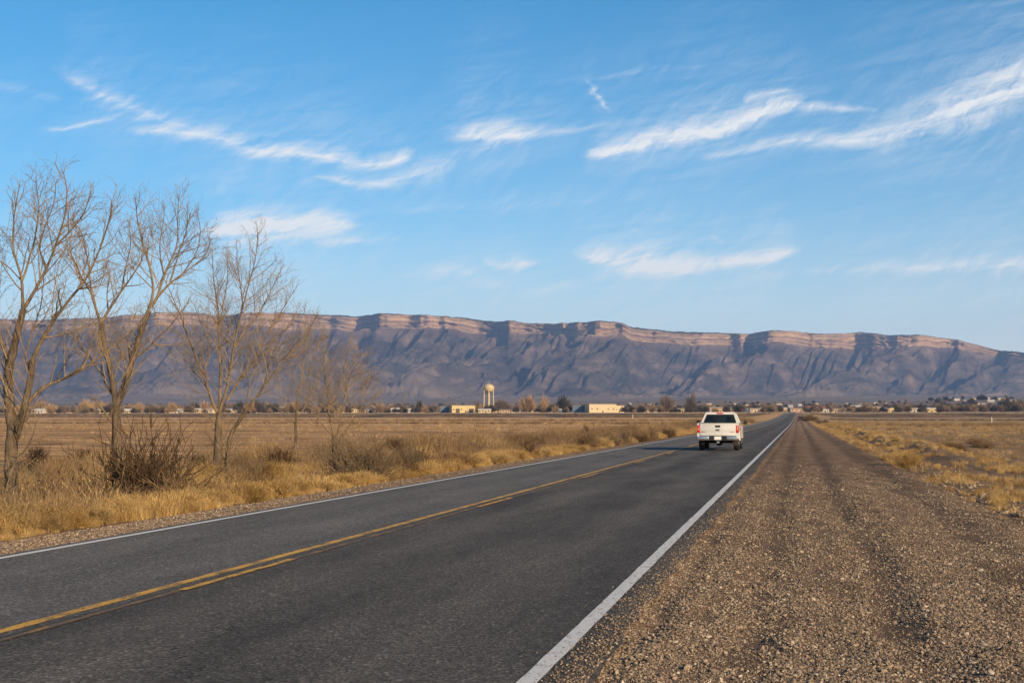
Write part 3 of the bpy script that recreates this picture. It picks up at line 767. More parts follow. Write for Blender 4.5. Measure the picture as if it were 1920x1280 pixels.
scatter('ditch_grass', tall, on_ground(X, Y), RNG.uniform(.5, 1.25, len(X)) * inv(Y, .006) ** .5 * (.45 + 1.0 * sstep(-.4, .5, fbm(X * .3, Y * .16, 3, 206))), RNG,
        'tall tan dry grass filling the ditch between the road and the left field', 'grass')
weeds = [blades(100, .75, .45, .009, .75, 40 + s, .5, M_WEED, 'weed_clump') for s in range(4)]
X, Y = zone(3200, -19.0, -12.4, 24, 420, keep=lambda X, Y: 1.15 * (fbm(X * .25, Y * .16, 3, 207) > .02) * sstep(34, 70, Y) + .05)
scatter('ditch_weeds', weeds, on_ground(X, Y), RNG.uniform(.6, 1.35, len(X)) * inv(Y, .003), RNG,
        'brown dead weeds massed in the ditch left of the road beyond the trees', 'weeds')
# stubble on both fields
stub = [blades(26, .16, .22, .014, .6, 60 + s, 0, M_GRASS_TAN, 'stubble_tuft') for s in range(4)]
X, Y = zone(9000, -150, -19, 22, 420, keep=lambda X, Y: .55 * (fbm(X * .012, Y * .16, 3, 208) > .12))
scatter('field_stubble', stub, on_ground(X, Y), RNG.uniform(.6, 1.3, len(X)) * inv(Y, .012), RNG,
        'short tan stubble in rows across the ploughed field on the left', 'stubble')
rg = [blades(40, .26, .24, .012, .7, 80 + s, .1, M_GRASS_TAN, 'grass_tuft') for s in range(5)]
def keep_r(X, Y):
    k = 1.0 * (fbm(X * .30, Y * .2, 3, 210) > .25) * (1 - .7 * (Y < 30)) + .75 * (X > 8) * (fbm(X * .05, Y * .12, 3, 211) > .08) * sstep(30, 60, Y)
    k = k + .8 * np.exp(-((X - 3.7 - .5 * fbm(Y * .2, Y * 0, 2, 212)) / .5) ** 2) * sstep(24, 40, Y)
    return np.clip(k, 0.02, 1) * (1 - (1 - sstep(3.6, 5.0, X)) * (1 - sstep(30, 55, Y)))
X, Y = zone(21000, 3.3, 70, 11, 420, keep=keep_r)
scatter('right_field_grass', rg, on_ground(X, Y), RNG.uniform(.45, 1.15, len(X)) * inv(Y, .009) * .75, RNG,
        'low golden dry grass clumps over the field and bank on the right', 'grass')
X, Y = zone(9000, 3.25, 9, 9, 330, keep=lambda X, Y: np.clip(.9 * (fbm(X * .6, Y * .25, 3, 213) > .22) + .05, 0, 1) * (1 - (1 - sstep(3.5, 4.6, X)) * (1 - sstep(24, 45, Y)) * .9))
scatter('right_verge_grass', golden, on_ground(X, Y), RNG.uniform(.25, .65, len(X)) * inv(Y, .006), RNG,
        'sparse golden tufts along the right edge of the gravel shoulder', 'grass')
# dark weeds on the far canal bank and along field edges
X = np.concatenate([RNG.uniform(-760, 420, 3200)]); Y = RNG.uniform(965, 999, len(X))
k = fbm(X * .012, Y * .03, 3, 215) > -.05; X, Y = X[k], Y[k]; k = (np.abs(X + 5) > 14); X, Y = X[k], Y[k]
scatter('bank_weeds', weeds, on_ground(X, Y), RNG.uniform(1.2, 3.0, len(X)), RNG, 'dark weeds on the face of the far canal bank', 'weeds')
X = np.concatenate([RNG.uniform(-260, -24, 900), RNG.uniform(-300, -24, 900), RNG.uniform(16, 160, 700), RNG.uniform(12, 200, 900)])
Y = np.concatenate([RNG.normal(330, 2.5, 900), RNG.normal(520, 4, 900), RNG.normal(300, 3, 700), RNG.normal(560, 5, 900)])
scatter('field_edge_weeds', weeds, on_ground(X, Y), RNG.uniform(.8, 1.6, len(X)), RNG, 'thin dark lines of weeds along the far field edges', 'weeds')

# loose stones on the shoulders
stones = [stone_mesh(s, M_STONE) for s in range(6)]
def sh_z(X, Y, f): return road_z(Y) + f(X, Y)
n = 330000
u = RNG.random(n); Y = 1 / (1 / 6.8 + u * (1 / 62 - 1 / 6.8)); X = RNG.uniform(-1.36, 3.5, n)
w_ = .10 * fbm(Y * .11, Y * 0 + 2.2, 3, 90)
keepp = 1 - sstep(24, 60, Y) - .6 * np.exp(-((X - .78 - w_) / .14) ** 2) - .35 * sstep(1.8, 2.4, X) * (fbm(X * .8, Y * .25, 3, 221) > -.1) - .5 * (fbm(X * 1.6, Y * .5, 3, 222) < -.25)
keepp = keepp - .3 * np.exp(-((X + .35 - w_) / .22) ** 2)
keepp = np.maximum(keepp, .16 * (1 - sstep(24, 60, Y)))
k = keepp > RNG.random(n); X, Y = X[k], Y[k]
sz = np.exp(RNG.normal(-4.5, .46, len(X))) * (1 + np.clip((Y - 15) * .012, 0, .5))
big = RNG.random(len(X)) < .004; sz[big] *= 2.2
sz = np.clip(sz, .006, .075)
scatter('shoulder_stones', stones, np.stack([X, Y, sh_z(X, Y, rut) + sz * .12], 1), sz, RNG, 'loose tan and grey gravel on the right shoulder', 'gravel', tilt=.5)
n = 42000
u = RNG.random(n); Y = 1 / (1 / 12 + u * (1 / 90 - 1 / 12)); X = RNG.uniform(-10.55, -9.12, n)
sz = np.clip(np.exp(RNG.normal(-4.15, .4, n)), .008, .05)
scatter('far_shoulder_stones', stones, np.stack([X, Y, sh_z(X, Y, rutl) + sz * .1], 1), sz, RNG, 'loose gravel on the narrow left shoulder', 'gravel', tilt=.5)
n = 5000
Y = 1 / (1 / 6.8 + RNG.random(n) * (1 / 40 - 1 / 6.8)); X = TAR_R - np.abs(RNG.normal(0, .16, n))
sz = np.clip(np.exp(RNG.normal(-4.5, .35, n)), .005, .02)
scatter('strayed_stones', stones, np.stack([X, Y, road_z(Y) - .012 + sz * .25], 1), sz, RNG, 'small stones strewn on the tarmac edge beside the white line', 'gravel', tilt=.5)
n = 2200
Y = 1 / (1 / 11 + RNG.random(n) * (1 / 60 - 1 / 11)); X = 3.3 + np.abs(RNG.normal(0, 1.1, n))
sz = np.clip(np.exp(RNG.normal(-2.9, .5, n)), .03, .2)
scatter('verge_rocks', stones, on_ground(X, Y, .01), sz, RNG, 'dark clods and rocks at the right edge of the gravel', 'rocks', tilt=.4)

# ------------------------------------------------------------------ bare roadside trees
def smooth_path(P, step):
    P = np.asarray(P, float)
    Q = np.vstack([2 * P[0] - P[1], P, 2 * P[-1] - P[-2]]); out = []
    for i in range(1, len(Q) - 2):
        n_ = max(2, int(np.linalg.norm(Q[i + 1] - Q[i]) / step))
        for k in range(n_):
            t = k / n_
            out.append(.5 * (2 * Q[i] + (Q[i + 1] - Q[i - 1]) * t + (2 * Q[i - 1] - 5 * Q[i] + 4 * Q[i + 1] - Q[i + 2]) * t * t + (3 * Q[i] - Q[i - 1] - 3 * Q[i + 1] + Q[i + 2]) * t ** 3))
    return np.vstack([out, P[-1]])
def perp(d, r):
    a = np.array([r.gauss(0, 1), r.gauss(0, 1), r.gauss(0, 1)]); a -= d * a.dot(d); return a / (np.linalg.norm(a) + 1e-9)
def shoot(p, d, length, r, n_, up, wig):
    pts = [p]; d = d / np.linalg.norm(d)
    for i in range(n_):
        d = d + np.array([r.gauss(0, wig), r.gauss(0, wig), r.gauss(0, wig) + up]); d /= np.linalg.norm(d)
        pts.append(pts[-1] + d * length / n_)
    return np.array(pts)
def twig_out(T, path, r0, level, r, dens, maxlen):
    """side shoots along a path; level 1 = branch, 2 = branchlet, 3 = twig"""
    L = np.linalg.norm(np.diff(path, axis=0), axis=1); S_ = np.concatenate([[0], np.cumsum(L)]); tot = S_[-1]
    gap = {1: .115, 2: .105, 3: .09}[level] / dens
    s_ = tot * (.10 if level == 1 else .15) + r.random() * gap
    while s_ < tot:
        i = min(np.searchsorted(S_, s_), len(path) - 1); p = path[i]
        d = path[min(i + 1, len(path) - 1)] - path[max(i - 1, 0)]; d /= np.linalg.norm(d) + 1e-9
        f = s_ / tot
        ang = r.uniform(.55, 1.15)
        nd = d * math.cos(ang) + perp(d, r) * math.sin(ang)
        nd[2] += .16
        if level == 1:
            ln = min(maxlen, (.14 + .62 * (1 - f)) * tot ** .7 * r.uniform(.4, 1.2)); rad = min(r0 * .22 * (1 - .7 * f), .012) + .0032
            pt = shoot(p, nd, ln, r, 7, .06, .07)
            T.add(pt, np.linspace(rad, .0042, len(pt)), 4)
            twig_out(T, pt, rad, 2, r, dens, maxlen)
        elif level == 2:
            ln = min(.7, (.25 + .6 * (1 - f)) * tot * r.uniform(.5, 1.1)) + .07; rad = .0038
            pt = shoot(p, nd, ln, r, 4, .05, .09)
            T.add(pt, np.linspace(rad, .0024, len(pt)), 3)
            twig_out(T, pt, rad, 3, r, dens, maxlen)
        else:
            ln = r.uniform(.07, .24)
            pt = shoot(p, nd, ln, r, 2, .05, .1)
            T.add(pt, np.linspace(.0027, .0018, len(pt)), 3)
        s_ += gap * r.uniform(.5, 1.6)
def make_tree(D, base, limbs, seed, label, dens=1.0, maxlen=1.5, low=0, group='bare trees along the left ditch'):
    """base: pixel of the foot; limbs: (pixels of the limb, radius at start, radius at end, lean in depth, is trunk)"""
    r = random.Random(seed)
    X0, Y0, Z0 = at(base[0], D)
    root = empty('bare_tree', (X0, Y0, Z0), label=label, cat='tree', group=group)
    F3, R3 = np.array([FWD[0], FWD[1], 0]), np.array([RGT[0], RGT[1], 0])
    k = (px_z(base[1], D) - Z0) * 0
    trunkT, twT = Tubes(), Tubes()
    zfix = Z0 - px_z(base[1], D)                      # keeps the foot on the ground
    ends = {}
    for li, (pp, r0, r1, lean, istrunk) in enumerate(limbs):
        P = []; acc = 0
        start = 0.0
        if li:                                        # take over the depth of the limb it leaves
            key = min(ends, key=lambda q: (q[0] - pp[0][0]) ** 2 + (q[1] - pp[0][1]) ** 2); start = ends[key]
        for i, (x, y) in enumerate(pp):
            if i: acc += math.hypot(x - pp[i - 1][0], y - pp[i - 1][1]) / F_PX * D
            off = start + lean * acc
            ends[(x, y)] = off
            z = px_z(y, D + off); fall = math.exp(-max(z - px_z(base[1], D), 0) / 1.2)
            P.append(F3 * off + R3 * ((x - base[0]) / F_PX * D + (x - 960) / F_PX * off) + np.array([0, 0, z + zfix * fall - Z0]))
        path = smooth_path(P, .09)
        n_ = len(path)
        jig = np.cumsum(np.random.default_rng(seed * 31 + li).normal(0, .0035, (n_, 3)), 0); jig -= np.linspace(0, 1, n_)[:, None] * jig[-1] * .6
        jig[:, 2] *= .3
        path = path + jig * np.clip(np.arange(n_) / 8, 0, 1)[:, None]
        rad = (r0 + (r1 - r0) * np.linspace(0, 1, n_) ** (.8 if istrunk else .62)) * (.66 if istrunk else .60) + .002
        if li and istrunk:
            path = np.vstack([path[0] - (path[2] - path[0]) * 1.2, path]); rad = np.concatenate([[rad[0] * .8], rad]); n_ += 1
        if li == 0: rad = rad * (1 - .35 * sstep(.86, 1.0, np.linspace(0, 1, n_)))
        if istrunk:
            hgt = path[:, 2] - path[0, 2]
            if li == 0:
                rad = rad * (1 + .5 * np.exp(-np.maximum(hgt, 0) / .16))
                path[0, 2] -= .25
            trunkT.add(path, rad, 12)
        else:
            tb = Tubes(); tb.add(path, rad, 7)
            obj('limb', tb.mesh('limb', M_LIMB), root)
        if not (istrunk and li == 0):
            twig_out(twT, path, r0, 1, r, dens, maxlen)
        # twigs at the very end
        for q in range(3):
            d = path[-1] - path[-3]; d /= np.linalg.norm(d)
            pt = shoot(path[-1], d + .5 * perp(d, r), r.uniform(.05, .15), r, 4, .08, .12)
            twT.add(pt, np.linspace(.006, .003, len(pt)), 3); twig_out(twT, pt, .005, 3, r, dens, maxlen)
    obj('trunk', trunkT.mesh('trunk', M_BARK), root)
    for q in range(low):                              # sprouts round the foot
        a = r.uniform(0, 6.28); pt = shoot(np.array([.12 * math.cos(a), .12 * math.sin(a), r.uniform(.1, .9)]), np.array([math.cos(a), math.sin(a), .8]), r.uniform(.6, 1.5), r, 7, .02, .16)
        twT.add(pt, np.linspace(.012, .004, len(pt)), 4); twig_out(twT, pt, .01, 2, r, dens, maxlen)
    obj('twigs', twT.mesh('twigs', M_TWIG), root, kind='stuff')
    return root
T1 = [([(20, 962), (26, 905), (24, 850), (26, 800), (22, 772)], .185, .14, 0, True),
      ([(22, 772), (17, 735), (15, 700), (17, 680), (26, 640), (32, 612), (41, 577)], .135, .075, .05, True),
      ([(32, 806), (40, 780), (47, 757), (57, 708), (60, 672)], .10, .07, -.15, True),
      ([(16, 690), (8, 655), (-2, 632), (-26, 585), (-44, 520), (-50, 440), (-46, 380)], .062, .012, .2, False),
      ([(41, 577), (37, 525), (29, 495), (21, 465), (20, 412), (30, 352)], .052, .010, -.15, False),
      ([(37, 527), (45, 505), (53, 475), (61, 448), (67, 388), (61, 342)], .034, .009, .25, False),
      ([(41, 577), (55, 556), (82, 505), (100, 460), (113, 415), (120, 364), (113, 326)], .056, .010, .1, False),
      ([(100, 460), (124, 435), (150, 402), (164, 360)], .026, .008, -.2, False),
      ([(84, 500), (70, 465), (80, 425), (95, 380), (98, 345)], .026, .008, .4, False),
      ([(60, 672), (74, 640), (90, 613), (112, 580), (150, 532), (173, 490), (191, 445), (205, 400), (204, 378)], .062, .011, -.12, False),
      ([(150, 532), (143, 500), (128, 470), (130, 430)], .026, .008, .3, False),
      ([(55, 745), (72, 728), (94, 714), (144, 693), (196, 657), (232, 628), (262, 606)], .058, .010, .15, False),
      ([(144, 693), (160, 668), (166, 640), (180, 610)], .022, .008, -.3, False),
      ([(57, 700), (48, 660), (58, 620), (72, 580), (78, 530)], .03, .008, .35, False),
      ([(24, 845), (45, 835), (62, 808), (70, 780)], .035, .010, -.3, False),
      ([(16, 720), (-10, 690), (-40, 660), (-70, 600)], .04, .010, -.2, False)]
T2 = [([(226, 924), (224, 880), (223, 850), (221, 800), (219, 744)], .20, .135, 0, True),
      ([(219, 744), (209, 700), (197, 654), (187, 603)], .10, .075, -.05, True),
      ([(219, 744), (231, 720), (249, 665), (265, 613), (277, 580)], .115, .082, .1, True),
      ([(187, 603), (178, 575), (170, 550), (165, 512), (155, 462), (146, 430)], .056, .010, .2, False),
      ([(187, 603), (201, 580), (226, 541), (250, 507), (265, 480), (262, 440)], .058, .011, -.2, False),
      ([(201, 580), (198, 548), (202, 520), (196, 500)], .03, .008, .35, False),
      ([(170, 550), (150, 520), (136, 500), (128, 470)], .03, .008, -.35, False),
      ([(226, 541), (232, 500), (240, 460), (238, 420)], .03, .008, .2, False),
      ([(277, 580), (285, 540), (276, 495), (262, 452), (252, 405), (249, 374)], .058, .010, -.12, False),
      ([(281, 572), (292, 556), (305, 515), (327, 460), (329, 410), (331, 370)], .060, .010, .1, False),
      ([(292, 556), (316, 530), (347, 507), (380, 480), (391, 452)], .046, .010, .25, False),
      ([(316, 528), (332, 475), (346, 430), (347, 388)], .036, .009, -.1, False),
      ([(305, 515), (296, 465), (300, 425), (303, 395)], .028, .008, .35, False),
      ([(340, 512), (366, 470), (372, 430), (366, 400)], .024, .008, -.3, False),
      ([(208, 770), (194, 752), (176, 732)], .045, .028, -.2, False),
      ([(215, 730), (200, 712), (190, 690), (172, 668), (150, 640), (140, 600)], .05, .010, .3, False),
      ([(249, 665), (272, 650), (300, 622), (320, 604), (350, 566)], .042, .009, -.25, False),
      ([(231, 715), (243, 690), (240, 640), (228, 600)], .034, .009, .4, False)]
T3 = [([(406, 884), (409, 845), (410, 806), (412, 765)], .19, .15, 0, True),
      ([(428, 868), (429, 835), (435, 806), (448, 785), (462, 764)], .10, .075, .1, True),
      ([(410, 770), (402, 757), (382, 700), (361, 651), (341, 603), (321, 557), (306, 525)], .085, .012, -.05, False),
      ([(382, 700), (392, 650), (376, 610), (362, 570)], .04, .009, .3, False),
      ([(412, 768), (414, 704), (412, 647), (410, 582), (400, 521), (397, 470)], .085, .011, .1, False),
      ([(411, 610), (418, 565), (424, 525), (424, 480)], .034, .009, -.25, False),
      ([(413, 765), (426, 720), (438, 647), (454, 574), (470, 517), (478, 470), (480, 440)], .085, .011, -.1, False),
      ([(454, 574), (448, 530), (442, 490), (441, 455)], .034, .009, .3, False),
      ([(438, 650), (458, 618), (480, 595), (506, 546), (528, 500)], .05, .010, .2, False),
      ([(426, 748), (447, 712), (470, 680), (511, 607), (536, 570), (556, 536)], .07, .010, .12, False),
      ([(462, 764), (478, 744), (496, 720), (531, 672), (564, 635), (592, 596)], .07, .010, -.1, False),
      ([(496, 720), (505, 680), (520, 640), (545, 600), (558, 575)], .036, .009, .3, False),
      ([(462, 764), (466, 720), (462, 690), (470, 650)], .036, .009, -.3, False),
      ([(405, 790), (386, 770), (360, 762), (335, 765)], .03, .009, .1, False),
      ([(531, 672), (560, 662), (590, 640), (610, 632)], .024, .008, .25, False)]
T4 = [([(554, 859), (556, 820), (556, 785), (560, 737)], .095, .06, 0, True),
      ([(560, 737), (568, 696), (574, 650), (578, 612), (570, 580)], .05, .010, .1, False),
      ([(560, 737), (548, 700), (545, 665), (535, 630)], .04, .009, -.2, False),
      ([(556, 785), (582, 750), (596, 715), (600, 680)], .035, .009, .2, False),
      ([(556, 800), (538, 770), (524, 740), (520, 700)], .032, .009, .3, False),
      ([(568, 696), (588, 672), (596, 640), (606, 620)], .03, .008, -.2, False)]
T5 = [([(630, 889), (629, 850), (628, 826), (626, 800)], .125, .085, 0, True),
      ([(626, 800), (618, 770), (616, 745), (609, 696), (612, 660), (606, 640)], .05, .010, .1, False),
      ([(628, 815), (637, 785), (649, 729), (660, 695), (672, 678), (682, 665)], .055, .010, -.1, False),
      ([(649, 729), (645, 695), (650, 665), (658, 638)], .034, .009, .25, False),
      ([(630, 822), (648, 796), (674, 765), (698, 744), (712, 730)], .045, .010, .15, False),
      ([(626, 805), (600, 780), (585, 750), (575, 715), (580, 690)], .04, .010, -.2, False),
      ([(674, 765), (682, 735), (696, 708), (702, 690)], .028, .008, -.3, False),
      ([(629, 845), (655, 828), (680, 815), (700, 808)], .03, .009, .25, False)]
make_tree(22.7, (20, 962), T1, 1, 'tall bare tree with a split trunk at the left edge of the picture', .92, 1.3, 6)
make_tree(29.1, (226, 924), T2, 2, 'bare tree forking low with a tangle of brush at its foot', .92, 1.4, 10)
make_tree(40.4, (406, 884), T3, 3, 'bare tree whose limbs fan out from one short thick trunk', .85, 1.6, 6)
make_tree(53.0, (554, 859), T4, 4, 'slender pale bare tree standing behind between two larger ones', .9, 1.5, 4)
make_tree(38.5, (630, 889), T5, 5, 'small bare tree nearest the tarmac, rightmost of the roadside row', 1.05, 1.3, 9)

# ------------------------------------------------------------------ shrubs
def shrub_mesh(seed, rx, h, n, m_, stemr, fine, up=.05, name='shrub'):
    r = random.Random(seed); T = Tubes()
    for i in range(n):
        a = r.uniform(0, 6.283); el = r.uniform(.15, 1.45)
        d = np.array([math.cos(a) * math.cos(el), math.sin(a) * math.cos(el), math.sin(el)])
        ln = r.uniform(.6, 1.05) * (rx * math.cos(el) ** 2 + h * math.sin(el) ** 2)
        p0 = np.array([r.gauss(0, rx * .16), r.gauss(0, rx * .16), -.04])
        pt = shoot(p0, d, ln, r, 5, up, .2)
        T.add(pt, np.linspace(stemr, stemr * .5, len(pt)), 3)
        for k in range(fine):
            j = r.randint(2, 5); dd = pt[j] - pt[j - 1]; dd /= np.linalg.norm(dd) + 1e-9
            q = shoot(pt[j], dd + .8 * perp(dd, r) + np.array([0, 0, .25]), ln * r.uniform(.15, .36), r, 2, .05, .25)
            T.add(q, np.linspace(stemr * .8, stemr * .45, len(q)), 3)
    return T.mesh(name, m_, False)
def at_px(px, py):
    """foot of a thing seen at this pixel, on near flat ground"""
    D = CAM_H * F_PX / max(py - 782, 3)
    for k in range(6):
        X, Y, Z = at(px, D); D = (CAM_H - Z) * F_PX / max(py - 782, 3)
    return at(px, D)
sh_tangle = shrub_mesh(1, 1.0, 1.15, 190, M_WEED, .008, 7, -.02, 'tangled_shrub')
sh_gold = [shrub_mesh(10 + k, .55, .52, 230, M_GRASS, .005, 5, .06, 'golden_shrub') for k in range(3)]
sh_brown = [shrub_mesh(20 + k, .8, .8, 120, M_WEED, .009, 7, .06, 'brown_shrub') for k in range(4)]
def shrub(name, me, px, py, sx, sz, rz, label, group=None):
    X, Y, Z = at_px(px, py)
    return obj(name, me, loc=(X, Y, Z), rot=(0, 0, rz), scale=(sx, sx, sz), label=label, cat='shrub', group=group)
shrub('tangled_shrub', sh_tangle, 276, 930, 1.45, 1.75, .3, 'large tangled brown shrub right of the second bare tree')
shrub('tangled_shrub', sh_tangle, 128, 938, 1.6, 1.35, 1.9, 'sprawling brown shrub between the two leftmost bare trees')
shrub('tangled_shrub', sh_tangle, 672, 886, 1.2, 1.2, 4.0, 'brown shrub under the rightmost roadside tree')
shrub('golden_shrub', sh_gold[0], 392, 942, 1.15, 1.0, 0, 'rounded golden shrub on the verge below the fan-shaped tree')
shrub('golden_shrub', sh_gold[1], 348, 950, 1.0, .9, 1, 'golden shrub at the gravel edge left of a rounder one')
shrub('golden_shrub', sh_gold[2], 520, 905, 1.5, 1.2, 2, 'wide golden shrub on the verge between the third and fifth trees')
shrub('golden_shrub', sh_gold[1], 1700, 876, 1.15, 1.15, 4, 'big golden shrub at the right edge of the gravel shoulder')
shrub('golden_shrub', sh_gold[0], 1662, 866, .8, .75, 5, 'smaller golden shrub left of the big one on the right verge')
for k, (px, py, s_, h_) in enumerate([(60, 968, .7, .55), (170, 945, 1.1, .95), (330, 932, 1.0, .9), (455, 918, 1.0, .8), (580, 898, .8, .6), (90, 925, 1.0, .7)]):
    shrub('tumbleweed_shrub', sh_brown[k % 4], px, py, s_, h_, k * 1.1, 'low brown tumbleweed clump among the grass at the foot of the roadside trees', 'tumbleweed clumps at the roadside trees')
n = 620
Y = 9 * (300 / 9) ** RNG.random(n); X = -11.55 + .3 * fbm(Y * .5, Y * 0, 3, 202) + RNG.normal(0, .28, n)
scatter('verge_brush', sh_gold, on_ground(X, Y), RNG.uniform(.35, .85, n), RNG, 'lumpy golden brush along the top of the left road bank', 'brush', tilt=.1)
n = 260
Y = RNG.uniform(30, 60, n); X = RNG.uniform(-16.5, -12.2, n)
scatter('bank_brush', sh_gold, on_ground(X, Y), RNG.uniform(.6, 1.25, n), RNG, 'pale golden brush between the fan-shaped tree and the rightmost tree', 'brush', tilt=.1)
rs = random.Random(77)
for k in range(46):
    px = rs.uniform(690, 1290); lo = 912 - (px - 690) * .150; py = lo - rs.uniform(10, 24) * (1 - (px - 690) / 1150)
    shrub('brown_shrub', sh_brown[k % 4], px, py, rs.uniform(.8, 1.35), rs.uniform(.75, 1.25), rs.uniform(0, 6), 'brown dead shrub in the thicket left of the road beyond the trees', 'brown shrubs in the ditch thicket')
for k in range(12):
    shrub('brown_shrub', sh_brown[k % 4], rs.uniform(60, 640), rs.uniform(865, 895), rs.uniform(.7, 1.1), rs.uniform(.5, .8), rs.uniform(0, 6), 'low brown shrub in the grass behind the roadside trees', 'low shrubs behind the roadside trees')
for k in range(9):
    px = rs.uniform(1750, 1915)
    shrub('brown_shrub', sh_brown[k % 4], px, rs.uniform(828, 846), rs.uniform(.7, 1.2), rs.uniform(.35, .6), rs.uniform(0, 6), 'low brown shrub out in the right-hand field', 'low shrubs in the right field')
for k, (px, D, s_) in enumerate([(1512, 430, 2.6), (1519, 425, 3.4), (1526, 415, 2.4), (1536, 330, 1.4), (1547, 320, 1.5)]):
    X, Y, Z = at(px, D)
    obj('brown_shrub', sh_brown[k % 4], loc=(X, Y, Z), rot=(0, 0, k), scale=(s_, s_, s_ * .9), label='dark far-off shrub right of the gravel where the road narrows', cat='shrub', group='far shrubs by the parked car')
# ------------------------------------------------------------------ pickup truck
M_WPAINT = flat('white car paint', (.50, .485, .465), .26, .5, var=.05, sc=2, coat=.6)
M_BLACK = flat('black plastic', (.014, .014, .015), .5, .4, var=.2)
M_RUBBER = flat('tyre rubber', (.02, .019, .018), .85, .2, var=.3, sc=9)
M_CHROME = flat('dull chrome', (.55, .54, .53), .26, .5, metal=.9, var=.1)
M_RIM = flat('alloy wheel', (.45, .44, .43), .35, .5, metal=.8)
M_UNDER = flat('rusty underbody', (.035, .027, .022), .85, .2, var=.5, sc=8)
M_RED = flat('red lamp lens', (.50, .012, .012), .18, .6, var=.15, sc=14, coat=.7)
M_REDLIGHT = flat('pale red lamp lens', (.72, .20, .16), .16, .6, var=.1, coat=.7)
M_PLATE = flat('licence plate', (.62, .60, .57), .5, .4, var=.12, sc=20)
M_SEAT = flat('grey seat cloth', (.06, .06, .065), .9, .1)
M_BADGE = flat('grey badge', (.19, .175, .16), .35, .5, metal=.4)
def m_glass(t):
    gl = t.n('ShaderNodeBsdfGlossy', {'Color': (.8, .85, .85), 'Roughness': .03}).outputs[0]
    tr = t.n('ShaderNodeBsdfTransparent', {'Color': (.20, .26, .24)}).outputs[0]
    f = t.n('ShaderNodeFresnel', {'IOR': 1.5}).outputs[0]
    return t.n('ShaderNodeMixShader', {0: f, 1: tr, 2: gl}).outputs[0]
M_GLASS = mat('tinted car glass', m_glass)
def arc(cy, cz, r, a0, a1, n_):
    return [(cy + r * math.cos(R_(a0 + (a1 - a0) * k / n_)), cz + r * math.sin(R_(a0 + (a1 - a0) * k / n_))) for k in range(n_ + 1)]
